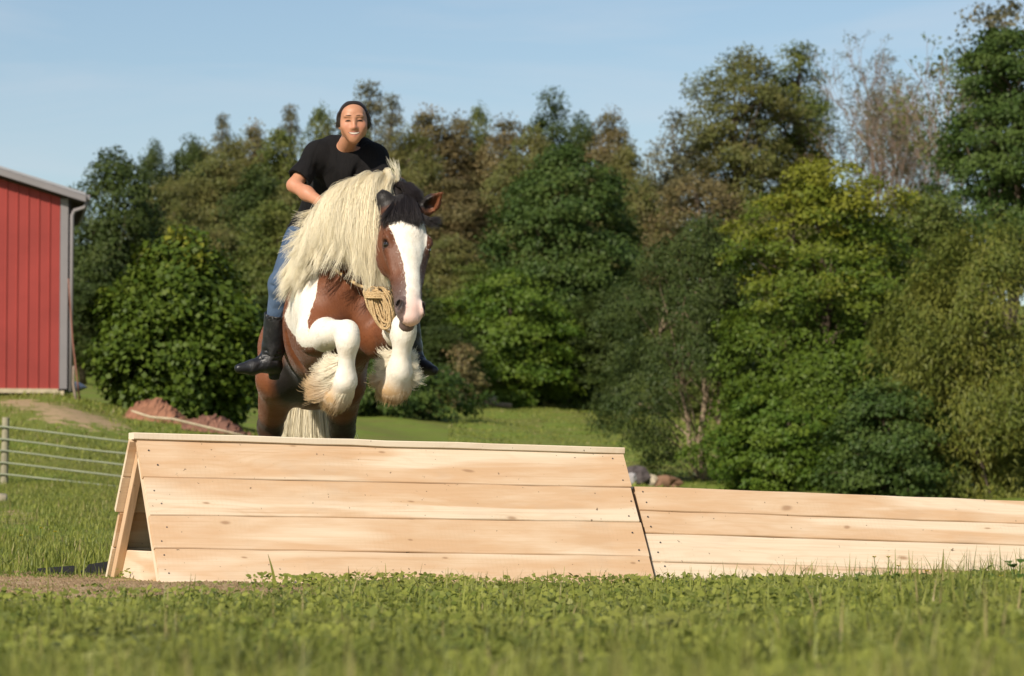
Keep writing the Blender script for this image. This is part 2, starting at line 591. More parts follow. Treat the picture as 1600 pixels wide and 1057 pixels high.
def bare_tree(name, label, cat, loc, h, spread, seed, leaves=0, group=None, kind='grey', r0=.11):
    """a leafless tree: forking limbs down to fine twigs, a few last leaves"""
    rng = np.random.default_rng(seed)
    t = thing(name, label, cat, loc, group)
    b = Build()
    tips = []
    def grow(p, d, L, r, lev):
        n = 4 if lev < 3 else 3
        pts, q = [p], p
        for i in range(n):
            d = unit(d + rng.normal(0, .13, 3) + np.array([0, 0, .05]))
            q = q + d * L / n
            pts.append(q)
        b.tube(pts, [max(r, .016) * (1 - .45 * i / n) for i in range(n + 1)], 5 if lev < 2 else 3, cap=False)
        if lev >= 5 or L < .45:
            tips.append(q)
            return
        if lev >= 3: tips.append(q)
        k = 3
        for i in range(k):
            a = rng.uniform(0, 6.28)
            s = np.array([math.cos(a), math.sin(a), 0]) * spread
            grow(pts[-1] if i < 2 else pts[-2], unit(d + s * rng.uniform(.6, 1.3) + np.array([0, 0, .35])), L * rng.uniform(.58, .8), r * .55, lev + 1)
    grow(np.array([0, 0, -.2]), np.array([0, 0, 1.0]), h * .36, r0, 0)
    zmax = max(p[2] for p in tips)
    b.v = [(x, y, z * h / zmax) for x, y, z in b.v]
    b.build('trunk', TWIG, t)
    if leaves:
        tp = np.array(tips) * np.array([1, 1, h / zmax])
        tp = tp[rng.permutation(len(tp))[:leaves]]
        v, f, tone, bough = leaf_cloud(tp, np.full(len(tp), .5), unit(rng.normal(0, 1, tp.shape)), 12, .15, 'tri', rng)
        me = np_mesh('crown', v, f)
        set_attr(me, 'tone', tone); set_attr(me, 'bough', bough)
        link_mesh('crown', me, LEAF[kind], t)
    return t

EGG = [(0, .35, .35), (.12, .75, .75), (.3, .98, .98), (.5, 1, 1), (.7, .84, .84), (.86, .55, .55), (1, .12, .12)]
DOME = [(0, .8, .8), (.2, 1, 1), (.5, .97, .97), (.75, .75, .75), (.92, .42, .42), (1, .15, .15)]
SPIRE = [(0, .9, .9), (.2, 1, 1), (.45, .8, .8), (.7, .5, .5), (.9, .2, .2), (1, .06, .06)]

# --- the trees one can tell apart
px_tree('young_tree', 'low round bright green tree with big glossy leaves between the barn and the horse', 'tree', 285, 66, 368, 160, 404, 652,
        [(0, .72, .70), (.12, .93, .90), (.3, 1, 1), (.5, .98, .96), (.68, .80, .74), (.82, .55, .52), (.93, .34, .32), (1, .1, .12)], 'bush',
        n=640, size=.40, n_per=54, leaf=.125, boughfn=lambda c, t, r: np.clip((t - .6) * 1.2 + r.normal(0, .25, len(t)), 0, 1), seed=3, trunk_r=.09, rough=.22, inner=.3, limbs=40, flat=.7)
px_tree('leafy_tree', 'tall egg-shaped dark green tree in the middle of the wood edge', 'tree', 880, 168, 232, 752, 1000, 612,
        [(0, .55, .45), (.15, .9, .8), (.35, 1, .98), (.55, .95, 1), (.72, .78, .92), (.87, .5, .66), (1, .12, .2)], 'dark',
        n=560, size=.98, n_per=62, leaf=.23, seed=5, trunk_r=.3, rough=.14, flat=.5)
px_tree('leafy_tree', 'bright green tree with layered low boughs at the back edge of the meadow', 'tree', 800, 160, 425, 672, 905, 640,
        DOME, 'bright', n=300, size=.9, n_per=60, leaf=.21, seed=8, trunk_r=.2, rough=.25, flat=.32, limbs=30)
px_tree('leafy_tree', 'dull dark green tree with slender pale trunks right of the meadow', 'tree', 1098, 90, 335, 935, 1168, 745,
        [(0, .35, .05), (.08, .6, .1), (.18, .85, .35), (.3, .98, .75), (.5, 1, 1), (.7, .85, .95), (.85, .55, .75), (1, .1, .3)], 'deep',
        n=640, size=.50, n_per=60, leaf=.135, shape='slim', droop=.5, seed=12, trunk_r=.095, stems=((.10, -.1), (.24, .62), (-.05, -1.2)), bark_mat=BARK_PALE, rough=.18, limbs=40, gap=(-.75, 1.2, 3.0))

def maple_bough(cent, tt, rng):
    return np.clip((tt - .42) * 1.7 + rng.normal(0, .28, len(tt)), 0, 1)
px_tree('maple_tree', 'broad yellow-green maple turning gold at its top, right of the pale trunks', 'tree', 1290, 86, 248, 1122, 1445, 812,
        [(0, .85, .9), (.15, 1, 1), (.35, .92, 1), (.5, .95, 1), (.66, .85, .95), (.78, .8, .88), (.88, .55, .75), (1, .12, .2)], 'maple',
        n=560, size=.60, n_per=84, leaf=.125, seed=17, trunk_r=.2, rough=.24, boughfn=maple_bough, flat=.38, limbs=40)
px_tree('willow_tree', 'feathery olive-green willow at the right edge, its foliage hanging in fronds', 'tree', 1540, 78, 335, 1375, 1700, 822,
        [(0, .9, .9), (.2, 1, 1), (.45, .95, 1), (.7, .78, .9), (.88, .5, .6), (1, .15, .2)], 'willow',
        n=560, size=.56, n_per=84, leaf=.15, shape='slim', droop=.9, seed=21, trunk_r=.2, rough=.34, inner=.15, flat=.6)
px_tree('leafy_tree', 'tall very dark green tree at the right edge above the willow', 'tree', 1580, 122, 48, 1466, 1700, 420,
        [(0, .9, 1), (.2, 1, 1), (.45, .93, 1), (.65, .8, .9), (.85, .6, .7), (1, .3, .3)], 'dark',
        n=440, size=.72, n_per=64, leaf=.17, seed=26, trunk_r=.28, rough=.2, flat=.42)
px_tree('leafy_tree', 'mid green tree between the gold-topped maple and the dark tall tree', 'tree', 1455, 106, 300, 1370, 1540, 640,
        DOME, 'mid', n=260, size=.7, n_per=56, leaf=.155, seed=31, trunk_r=.16, rough=.22)
px_tree('leafy_tree', 'thin airy tree rising above the dark tree at the top right corner', 'tree', 1570, 150, -30, 1488, 1690, 240,
        EGG, 'grey', n=130, size=.8, n_per=22, leaf=.25, seed=33, trunk_r=.2, rough=.35, inner=.4, limbs=60)
px_tree('shrub', 'brown withered shrub at the foot of the wood behind the horse', 'shrub', 722, 150, 525, 690, 752, 640,
        EGG, 'brown', n=60, size=.5, n_per=14, leaf=.2, seed=36, trunk_r=.07, stems=((0, -.2), (.15, .3), (-.1, -.6)), limbs=30, bark_mat=BARK_PALE)
px_tree('shrub', 'dark leafy bush behind the horse that throws a shadow over the meadow edge', 'shrub', 625, 128, 560, 545, 715, 690,
        DOME, 'dark', n=130, size=.55, n_per=44, leaf=.2, seed=39, trunk_r=.1, rough=.55)
px_tree('shrub', 'green bush low behind the shorter jump, under the gold-topped maple', 'shrub', 1215, 80, 610, 1122, 1330, 825,
        DOME, 'bright', n=230, size=.42, n_per=54, leaf=.115, seed=43, trunk_r=.08, flat=.35)
px_tree('shrub', 'dark bush low behind the shorter jump, between maple and willow', 'shrub', 1380, 76, 600, 1300, 1480, 828,
        DOME, 'dark', n=210, size=.42, n_per=54, leaf=.11, seed=44, trunk_r=.08, flat=.4)

# --- the tall broken line of trees against the sky, right of the middle
px_tree('leafy_tree', 'tall olive tree, the left one of the high pair against the sky', 'tree', 1150, 200, 82, 1062, 1240, 380,
        [(0, .4, .4), (.2, .75, .8), (.4, .95, 1), (.6, 1, 1), (.8, .75, .9), (1, .35, .4)], 'olive',
        n=340, size=1.0, n_per=52, leaf=.22, seed=51, trunk_r=.26, rough=.26, inner=.35, limbs=50)
px_tree('leafy_tree', 'tall narrow green tree, the right one of the high pair against the sky', 'tree', 1248, 203, 72, 1180, 1302, 360,
        [(0, .5, .4), (.25, .9, .8), (.45, 1, .95), (.65, .9, 1), (.85, .5, .7), (1, .25, .3)], 'mid',
        n=230, size=1.0, n_per=50, leaf=.22, seed=53, trunk_r=.24, rough=.28, inner=.35, limbs=50)
px_tree('leafy_tree', 'small thin olive tree just left of the high pair, sky showing through it', 'tree', 1052, 196, 172, 1012, 1100, 400,
        EGG, 'grey', n=90, size=.95, n_per=38, leaf=.20, seed=55, trunk_r=.15, rough=.3, inner=.4, limbs=40)
px_tree('leafy_tree', 'brown-leaved tree low between the middle dark tree and the high pair', 'tree', 1090, 186, 262, 1010, 1190, 520,
        DOME, 'brown', n=230, size=1.0, n_per=48, leaf=.22, seed=57, trunk_r=.2, rough=.3, limbs=40)
px_tree('leafy_tree', 'olive tree in shade low beneath the high pair', 'tree', 1210, 182, 300, 1110, 1320, 560,
        DOME, 'olive', n=230, size=1.0, n_per=48, leaf=.22, seed=58, trunk_r=.2, rough=.3, limbs=40)
for bx, top, d, sp, sd, lv, kd, lab in (
        (1335, 92, 205, .42, 61, 330, 'brown', 'bare grey-brown tree standing just right of the high green pair'),
        (1384, 68, 200, .40, 62, 260, 'grey', 'tallest bare grey tree on the skyline, a few leaves left on it'),
        (1428, 160, 204, .45, 63, 160, 'grey', 'lower bare tree between the tallest bare tree and the dark tree'),
        (1462, 200, 208, .5, 64, 60, 'grey', 'small bare tree whose twigs touch the dark tall tree'),
        (1305, 120, 210, .42, 65, 160, 'brown', 'thin bare tree half hidden by the high green pair'),
        (1360, 140, 196, .46, 67, 220, 'brown', 'bare brownish tree in front of the tallest bare one'),
        (1405, 110, 212, .40, 68, 120, 'grey', 'slender bare tree close to the right of the tallest bare one')):
    x = (bx - CX) / FPX * d
    z = gz(x, d)
    bare_tree('bare_tree', lab, 'tree', (x, d, z), (HORIZON - top) / FPX * d + CAMZ - z, sp, sd, lv, 'bare trees on the skyline', kd, r0=.17)
x = (1500 - CX) / FPX * 140
bare_tree('bare_tree', 'spindly tree with scattered leaves leaning out at the left of the top right corner', 'tree', (x, 140, gz(x, 140)), (HORIZON - 60) / FPX * 140 + CAMZ - gz(x, 140), .5, 66, 160, 'bare trees on the skyline', 'mid', .12)

# --- the wooded hillside: prototypes, then copies
def proto(label, bx, d, top, hw, bottom, prof, kind, **kw):
    return px_tree('hillside_tree', label, 'tree', bx, d, top, bx - hw, bx + hw, bottom, prof, kind, group='trees on the wooded hillside', **kw)
P_OAK = proto('dense dark round-headed tree at the left end of the wood beside the barn roof', 178, 158, 238, 72, 520, DOME, 'deep', n=300, size=.9, n_per=56, leaf=.20, seed=71, trunk_r=.22, rough=.22)
P_OLIVE = proto('olive broad tree high on the hillside left of the rider', 330, 205, 240, 78, 470, DOME, 'olive', n=280, size=1.0, n_per=54, leaf=.22, seed=72, trunk_r=.24, rough=.26)
P_BROWN = proto('brown-leaved tree on the skyline right of the rider', 668, 222, 172, 58, 420, EGG, 'brown', n=250, size=1.0, n_per=50, leaf=.22, seed=73, trunk_r=.22, rough=.3, inner=.35)
P_THIN = proto('tall thin grey-green tree rising above the rider on the skyline', 576, 232, 108, 48, 330, SPIRE, 'grey', n=130, size=.9, n_per=36, leaf=.21, seed=74, trunk_r=.2, rough=.35, inner=.4, limbs=60)
P_MID = proto('mid green tree on the slope just right of the round bright tree', 432, 172, 318, 84, 600, DOME, 'mid', n=300, size=.95, n_per=56, leaf=.20, seed=75, trunk_r=.24, rough=.25, flat=.4)
P_DARK = proto('dark green tree with a pointed head on the skyline above the middle tree', 862, 225, 138, 55, 400, SPIRE, 'deep', n=250, size=.95, n_per=52, leaf=.22, seed=76, trunk_r=.22, rough=.28)

HILL = [  # proto, column, depth, top, half width, label
    (P_OAK, 236, 210, 212, 34, 'small dark round tree top poking above the wood next to the barn-side tree'),
    (P_OAK, 292, 212, 205, 44, 'dark tree top on the skyline above the round bright tree'),
    (P_THIN, 346, 226, 172, 30, 'thin pale tree on the skyline at the left, half its leaves gone'),
    (P_BROWN, 396, 222, 180, 40, 'grey-brown tree on the skyline midway between barn and rider'),
    (P_THIN, 452, 228, 158, 36, 'thin grey-green tree on the skyline left of the rider'),
    (P_MID, 500, 224, 152, 40, 'mid green tree on the skyline directly left of the rider head'),
    (P_THIN, 612, 230, 140, 36, 'thin pale tree on the skyline at the right shoulder of the rider'),
    (P_BROWN, 716, 224, 168, 52, 'second brown-leaved tree on the skyline, right of the horse ears'),
    (P_MID, 748, 228, 150, 36, 'green narrow tree on the skyline between two brown ones'),
    (P_BROWN, 792, 222, 170, 56, 'third brown-leaved tree on the skyline, left of the pointed dark one'),
    (P_OAK, 908, 224, 168, 44, 'dark round tree on the skyline right of the pointed dark one'),
    (P_BROWN, 955, 220, 158, 46, 'brown tree at the right end of the long skyline before the gap'),
    (P_OLIVE, 985, 212, 215, 52, 'olive tree at the lip of the gap in the skyline'),
    (P_OLIVE, 1025, 215, 268, 44, 'low olive tree in the gap of the skyline'),
    (P_OLIVE, 318, 216, 214, 62, 'olive tree on the skyline right of the dark tree top'),
    (P_OLIVE, 372, 218, 200, 60, 'olive tree on the skyline under the grey-brown one'),
    (P_MID, 436, 216, 188, 58, 'green tree on the skyline left of the rider shoulder'),
    (P_OLIVE, 540, 216, 168, 60, 'olive tree on the skyline directly behind the rider'),
    (P_OLIVE, 640, 216, 186, 56, 'olive tree on the skyline above the horse ears'),
    (P_OLIVE, 830, 216, 186, 56, 'olive tree on the skyline under the pointed dark one'),
    (P_OLIVE, 262, 195, 268, 66, 'olive tree on the slope above the round bright tree'),
    (P_OAK, 405, 196, 252, 62, 'dark olive tree on the slope left of the rider elbow'),
    (P_OLIVE, 468, 192, 262, 60, 'olive tree on the slope behind the rider elbow'),
    (P_BROWN, 556, 190, 240, 64, 'brownish tree on the slope behind the rider'),
    (P_OLIVE, 632, 192, 250, 64, 'olive tree on the slope behind the horse ears'),
    (P_BROWN, 706, 188, 265, 68, 'brown-leaved tree on the slope right of the horse head'),
    (P_OLIVE, 775, 190, 255, 60, 'olive tree on the slope left of the egg-shaped dark tree'),
    (P_OLIVE, 1000, 190, 270, 55, 'olive tree on the slope right of the egg-shaped dark tree'),
    (P_MID, 150, 170, 350, 66, 'green tree low behind the barn downspout'),
    (P_OAK, 130, 150, 440, 60, 'dark low tree beside the barn corner'),
    (P_MID, 250, 178, 330, 84, 'green tree on the slope behind the round bright tree'),
    (P_OLIVE, 340, 176, 345, 70, 'olive tree low behind the round bright tree'),
    (P_OAK, 520, 168, 340, 80, 'dark tree behind the rider leg'),
    (P_OLIVE, 700, 172, 360, 78, 'olive tree low on the slope right of the horse muzzle'),
    (P_MID, 745, 166, 400, 70, 'mid green tree low between horse and egg-shaped dark tree'),
    (P_OAK, 610, 160, 420, 84, 'dark tree hidden behind the horse chest'),
    (P_OAK, 430, 150, 460, 70, 'dark low tree behind the rider boot'),
    (P_OAK, 690, 154, 500, 62, 'dark low tree behind the dangling forelegs'),
    (P_OAK, 965, 160, 440, 75, 'dark low tree behind the right edge of the egg-shaped tree'),
    (P_MID, 1110, 150, 420, 80, 'green tree behind the dull pale-trunked tree'),
    (P_OAK, 1340, 150, 330, 90, 'dark tree behind the gold-topped maple'),
    (P_OLIVE, 1420, 165, 285, 70, 'olive tree under the bare skyline trees'),
    (P_OLIVE, 1270, 172, 290, 80, 'olive tree behind the gold tip of the maple'),
]
PROTO_DIM = {}
def dims(o):
    if o.name not in PROTO_DIM:
        cr = [c for c in o.children if c.name.startswith('crown')][0]
        n = len(cr.data.vertices)
        co = np.empty(n * 3, dtype=np.float32)
        cr.data.vertices.foreach_get('co', co)
        co = co.reshape(-1, 3)
        PROTO_DIM[o.name] = (np.percentile(np.abs(co[:, 0]), 97), co[:, 2].max())
    return PROTO_DIM[o.name]
_r = random.Random(5)
for o, bx, d, top, hw, lab in HILL:
    x = (bx - CX) / FPX * d
    z = gz(x, d)
    w, h = dims(o)
    copy_tree(o, (x, d, z), _r.uniform(0, 6.28), (hw / FPX * d / w, ((HORIZON - top) / FPX * d + CAMZ - z) / h), lab)

# ------------------------------------------------------------------ barn
RED = plain('red_painted_steel', (.28, .042, .034), .55, .3, .14, .9)
TRIM = plain('grey_trim_paint', (.215, .20, .205), .55, .3, .06, 2.0)
ROOFM = plain('grey_roof_steel', (.30, .30, .32), .45, .4, .08, 1.5)
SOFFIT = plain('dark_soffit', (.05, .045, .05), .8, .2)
PALEWOOD = plain('weathered_pale_wood', (.45, .38, .26), .85, .15, .2, 5.0)
BD = 65.0
bs = BD / FPX                                   # metres per photograph pixel at the barn
bc = at(104, 608, BD)                           # lower right corner of the gable wall
barn = thing('barn', 'red ribbed steel barn with grey trim and grey roof on the bank', 'barn', (bc.x, BD, bc.z))
barn.rotation_euler = (0, 0, math.radians(9.5))
EAVE_H = (608 - 310) * bs
HALF = 350 * bs
SL = .30
RW = 16.6 * bs                                  # width of one siding panel
def panel_build(x0, x1, z1a, z1b, rib):
    b = Build()
    b.poly([(x0, 0, 0), (x1, 0, 0), (x1, 0, z1b), (x0, 0, z1a), (x0, .03, 0), (x1, .03, 0), (x1, .03, z1b), (x0, .03, z1a)],
           [(0, 1, 2, 3), (5, 4, 7, 6), (1, 5, 6, 2), (4, 0, 3, 7), (3, 2, 6, 7), (4, 5, 1, 0)])
    if rib:
        w, dpt = .022, .020
        b.poly([(x0 - w, -.001, 0), (x0 - w * .5, -dpt, 0), (x0 + w * .5, -dpt, 0), (x0 + w, -.001, 0),
                (x0 - w, -.001, z1a), (x0 - w * .5, -dpt, z1a), (x0 + w * .5, -dpt, z1a), (x0 + w, -.001, z1a)],
               [(0, 1, 5, 4), (1, 2, 6, 5), (2, 3, 7, 6), (4, 5, 6, 7)])
    return b
k = 0
xr_ = -12 * bs
while xr_ > -2 * HALF + .3:
    x0 = xr_ - RW + .004
    top = lambda x: EAVE_H + SL * (HALF - abs(x + HALF)) - .02
    panel_build(x0, xr_, top(x0), top(xr_), True).build('siding_panel', RED, barn)
    xr_ -= RW
    k += 1
b = Build(); b.box((-5.5 * bs, -.012, EAVE_H / 2), (12 * bs, .07, EAVE_H)); b.build('corner_trim', TRIM, barn)
b = Build(); b.box((-HALF - 6 * bs, -.008, -.045), (2 * HALF - 14 * bs, .06, .09)); b.build('base_board', PALEWOOD, barn)
b = Build(); b.box((-12 * bs, .1, -.14), (17 * bs, .25, .20)); b.build('foundation_block', PALEWOOD, barn, bevel=.01)
b = Build(); b.box((-.02, 2.5, EAVE_H / 2), (.05, 4.9, EAVE_H)); b.build('side_wall', RED, barn)
b = Build(); b.box((-2 * HALF, 2.5, EAVE_H / 2), (.05, 4.9, EAVE_H)); b.build('side_wall', RED, barn)
OV = 27 * bs
def slope_slab(sgn, y0, y1, th, lift, name, mat, x_in=0.0):
    xa, xb = -HALF, -HALF + sgn * (HALF + OV)
    za, zb = EAVE_H + SL * HALF + lift, EAVE_H - SL * OV + lift
    b = Build()
    b.poly([(xa, y0, za), (xb, y0, zb), (xb, y1, zb), (xa, y1, za), (xa, y0, za + th), (xb, y0, zb + th), (xb, y1, zb + th), (xa, y1, za + th)],
           [(3, 2, 1, 0), (4, 5, 6, 7), (0, 1, 5, 4), (1, 2, 6, 5), (2, 3, 7, 6), (3, 0, 4, 7)])
    return b.build(name, mat, barn)
slope_slab(1, -.32, 5.2, .05, .16, 'roof', ROOFM)
slope_slab(-1, -.32, 5.2, .05, .16, 'roof', ROOFM)
slope_slab(1, -.30, 5.1, .155, .002, 'soffit', SOFFIT)
slope_slab(-1, -.30, 5.1, .155, .002, 'soffit', SOFFIT)
slope_slab(1, -.345, -.303, .13, .02, 'rake_trim', TRIM)
slope_slab(-1, -.345, -.303, .13, .02, 'rake_trim', TRIM)
b = Build(); b.box((OV + .03, 2.4, EAVE_H - SL * OV + .12), (.12, 5.4, .11)); b.build('gutter', TRIM, barn, bevel=.015)
dx = 6.5 * bs
b = Build()
b.tube([(OV + .02, -.20, EAVE_H - SL * OV + .05), (OV - .02, -.20, EAVE_H - SL * OV - .08), (dx + .05, -.06, EAVE_H - .24), (dx, -.05, EAVE_H - .34), (dx, -.05, -.05)], [.042] * 5, 8)
b.build('downspout', TRIM, barn, smooth=True)
b = Build(); b.box((.035, .03, EAVE_H / 2 - .02), (.05, .06, EAVE_H)); b.build('corner_shade', SOFFIT, barn)  # added dark strip that paints in the shade beside the corner trim

# leaning poles beside the barn corner
for i, (pa, pb, r, lab, m) in enumerate((
        ((107, 436, 64.6), (125, 634, 64.3), .018, 'long thin reddish pole leaning against the barn corner', plain('red_brown_pole', (.22, .10, .07), .8)),
        ((115, 572, 64.2), (119, 632, 64.1), .030, 'short weathered stake upright beside the barn corner', plain('grey_stake', (.22, .17, .13), .85)))):
    a, c = at(*pa), at(*pb)
    c.z = gz(c.x, c.y) - .05
    b = Build()
    mid = (a + c) / 2 + Vector((-.03, 0, -.02))
    b.tube([c, (c + mid) / 2, mid, (a + mid) / 2, a], [r, r, r * .95, r * .9, r * .8], 7)
    tag(b.build('leaning_pole' if i == 0 else 'stake', m, origin=c, smooth=True), lab, 'pole')

# white boat-like hull and a gravel drive behind the barn corner
WHITE = plain('white_gelcoat', (.75, .75, .76), .3, .5, .05)
DARKST = plain('dark_stripe', (.10, .10, .12), .4)
hx = at(122, 604, 71.0)
hz = gz(hx.x, 71.0)
boat = thing('small_boat', 'white rounded small boat hull with a grey stripe beside the barn corner', 'boat', (hx.x, 71.0, hz))
v, f = [], []
NS, NR = 14, 10
zc = hx.z - hz
for i in range(NS):
    q = i / (NS - 1)
    x = .20 - 2.6 * q
    w = .5 * min(1, (q * 3.2) ** .6) + .012
    hgt = .16 * min(1, (q * 4.5) ** .5) + .015
    for j in range(NR):
        th = 2 * math.pi * j / NR
        v.append((x, w * math.cos(th), zc + .10 * q - .02 + hgt * math.sin(th)))
for i in range(NS - 1):
    for j in range(NR):
        f.append((i * NR + j, i * NR + (j + 1) % NR, (i + 1) * NR + (j + 1) % NR, (i + 1) * NR + j))
f.append(tuple(range(NR)))
f.append(tuple((NS - 1) * NR + j for j in range(NR))[::-1])
b = Build(); b.poly(v, f); b.build('hull', WHITE, boat, smooth=True)
b = Build()
b.tube([(.10 - 2.4 * q, -.52 * min(1, (q * 3.2) ** .6) - .012, zc + .06 * q + .02) for q in (0.02, .15, .35, .6, 1)], .028, 6)
b.build('stripe', DARKST, boat)
for xs_ in (-.7, -1.9):
    b = Build(); b.box((xs_, 0, (zc - .16) / 2), (.45, .35, max(zc - .13, .1))); b.build('support_block', PALEWOOD, boat)

# gravel drive: one sheet a little above the ground
GRAVEL = plain('pale_gravel', (.40, .40, .40), .95, .1, .15, 8.0, .5, 60)
nx_, nyy = 40, 8
dv = []
for j in range(nyy + 1):
    for i in range(nx_ + 1):
        yv = 79.5 + j * .55 + .25 * math.sin(i * .4)
        xv = -18 + i * .24 + (12.0 if i == nx_ else 0) * 0
        dv.append((xv, yv, gz(xv, yv) + .05))
df = [(j * (nx_ + 1) + i, j * (nx_ + 1) + i + 1, (j + 1) * (nx_ + 1) + i + 1, (j + 1) * (nx_ + 1) + i) for j in range(nyy) for i in range(nx_)]
b = Build(); b.poly(dv, df); tag(b.build('gravel_drive', GRAVEL), kind='structure')

# rust-brown heaps of earth between the barn and the jump
def heap(pts, label, seed, mat, hscale):
    """pts: ridge of the heap as (px, py top, py bottom, d)"""
    rng = np.random.default_rng(seed)
    ridge = [(at(px, pt, d), at(px, pb, d)) for px, pt, pb, d in pts]
    n, m = 36, 12
    vs = []
    for i in range(n):
        q = i / (n - 1) * (len(ridge) - 1)
        k = min(int(q), len(ridge) - 2)
        w = q - k
        top = ridge[k][0].lerp(ridge[k + 1][0], w)
        end = math.sin(math.pi * min(1, max(0, i / (n - 1)))) ** .4
        for j in range(m):
            s = j / (m - 1) * 2 - 1
            y = top.y + s * .9
            zb = gz(top.x, y) - .05
            z = zb + max(0.0, (top.z - zb)) * (1 - abs(s) ** 1.7) * end + rng.normal(0, .035) * (1 - abs(s))
            vs.append((top.x + rng.normal(0, .03), y, z))
    fs = [(i * m + j, (i + 1) * m + j, (i + 1) * m + j + 1, i * m + j + 1) for i in range(n - 1) for j in range(m - 1)]
    b = Build(); b.poly(vs, fs)
    o = Vector((vs[n // 2 * m][0], vs[n // 2 * m][1], gz(vs[n // 2 * m][0], vs[n // 2 * m][1])))
    return tag(b.build('earth_heap', mat, origin=o), label, 'heap', 'heaps of brown earth')
EARTH = plain('rust_brown_earth', (.26, .125, .075), .95, .1, .35, 3.0, .9, 18)
EARTH2 = plain('red_brown_earth', (.19, .095, .065), .95, .1, .35, 3.0, .9, 18)
heap([(196, 634, 645, 62.6), (222, 622, 655, 62.6), (252, 624, 660, 62.6), (278, 642, 668, 62.6), (304, 656, 672, 62.6)], 'orange-brown heap of earth nearer the barn', 91, EARTH, 1)
heap([(283, 652, 672, 61.5), (318, 646, 680, 61.5), (346, 652, 684, 61.5), (374, 668, 690, 61.5), (400, 682, 694, 61.5)], 'darker brown heap of earth just behind the tall jump', 92, EARTH2, 1)
b = Build()
pp = [at(px, py, 60.4) for px, py in ((205, 642), (235, 652), (270, 655), (320, 667), (360, 676), (392, 684))]
b.tube(pp, [.018, .026, .026, .024, .02, .015], 6)
tag(b.build('fallen_branch', PALEWOOD, origin=(pp[0].x, pp[0].y, gz(pp[0].x, pp[0].y)), smooth=True), 'thin pale bare branch lying along the brown heaps', 'branch')

# stones right of the tall jump, at the meadow
def stone(px, py_t, py_b, w, d, col, label, seed, cat='stone'):
    rng = np.random.default_rng(seed)
    a, c = at(px, py_t, d), at(px, py_b, d)
    zb = gz(a.x, d)
    hh = max(.12, a.z - zb + .1)
    ww = w / FPX * d / 2
    vs, fs = [], []
    n, m = 10, 7
    for i in range(m):
        th = math.pi * i / (m - 1)
        for j in range(n):
            ph = 2 * math.pi * j / n
            r = 1 + .16 * math.sin(3 * ph + seed + 2 * th) + rng.normal(0, .14)
            vs.append((ww * r * math.sin(th) * math.cos(ph), ww * .8 * r * math.sin(th) * math.sin(ph), hh / 2 + hh / 2 * math.cos(th) * (1 + rng.normal(0, .03)) - .04))
    for i in range(m - 1):
        for j in range(n):
            fs.append((i * n + j, i * n + (j + 1) % n, (i + 1) * n + (j + 1) % n, (i + 1) * n + j)[::-1])
    b = Build(); b.poly(vs, fs)
    o = b.build('stone', plain('stone_' + str(seed), col, .9, .2, .25, 6, .5, 20), None, smooth=False)
    o.location = (a.x, d, zb)
    return tag(o, label, cat, 'stones at the meadow foot')
stone(994, 731, 760, 52, 84, (.085, .070, .068), 'dark grey boulder showing beside the right end of the tall jump', 1)
stone(987, 742, 762, 18, 83, (.34, .32, .32), 'whitish boulder against the right end of the tall jump', 2)
stone(1018, 745, 762, 26, 85, (.40, .34, .24), 'small pale stone right of the dark boulder', 3)
stone(1040, 746, 762, 46, 85, (.20, .115, .070), 'rust-brown stone farthest right of the stones by the jump', 4)

# logs and debris at the wood edge
for i, (xa, ya, xb, yb, d, r, lab) in enumerate(((735, 640, 800, 634, 156, .16, 'fallen tan log at the wood edge beyond the meadow'),
                                                (760, 628, 776, 642, 155, .22, 'short pale tree stump at the wood edge beyond the meadow'))):
    a, c = at(xa, ya, d), at(xb, yb, d)
    a.z = gz(a.x, d) + r * .7
    c.z = gz(c.x, d) + r * (.9 if i == 0 else 2.2)
    b = Build()
    b.tube([a, a.lerp(c, .4) + Vector((0, 0, .05)), c], [r, r * .9, r * .75], 8)
    tag(b.build('fallen_log', BARK_PALE, origin=(a.x, d, gz(a.x, d)), smooth=True), lab, 'log')

# ------------------------------------------------------------------ pipe fence at the left
FD = 45.0
POSTM = plain('weathered_post', (.28, .255, .175), .9, .1, .2, 4.0, .4, 30)
RAILM = plain('pale_rail', (.24, .26, .18), .6, .3, .15, 3.0)
fx = at(6, 760, FD)
fence = thing('pasture_fence', 'low pale five-rail pasture fence on wooden posts left of the tall jump', 'fence', (fx.x, FD, gz(fx.x, FD)))
fo = Vector(fence.location)
def fence_post(px, lean):
    p = at(px, 760, FD)
    zb = gz(p.x, FD)
    b = Build()
    pts = [Vector((p.x, FD, zb - .15)), Vector((p.x + lean * .5, FD, zb + .42)), Vector((p.x + lean, FD, zb + .93))]
    b.tube([q - fo for q in pts], [.058, .056, .052], 10)
    b.build('post', POSTM, fence, smooth=False, bevel=.006)
fence_post(6, .02); fence_post(415, .0); fence_post(-400, .0)
for ya, yb in ((668, 691), (688, 710), (706, 728), (724, 746), (742, 763)):
    sl = (yb - ya) / 183.0
    pts = []
    for px in (-400, -200, 6, 60, 110, 160, 200, 300, 415):
        p = at(px, ya + (px - 17) * (sl if px > 0 else sl * .4) + random.uniform(-.6, .6), FD - .07)
        pts.append(p - fo)
    b = Build(); b.tube(pts, .015, 6); b.build('rail', RAILM, fence, smooth=True)
b = Build()
st = [at(-60, 776, 36.0), at(10, 778, 36.0)]
for s_ in st: s_.z = gz(s_.x, s_.y) + .03
b.tube([st[0], st[0].lerp(st[1], .5) + Vector((0, 0, .01)), st[1]], [.09, .09, .08], 8)
tag(b.build('fallen_log', PALEWOOD, origin=(st[0].x, st[0].y, gz(st[0].x, st[0].y)), smooth=True), 'pale timber lying in the grass below the pasture fence post', 'log')

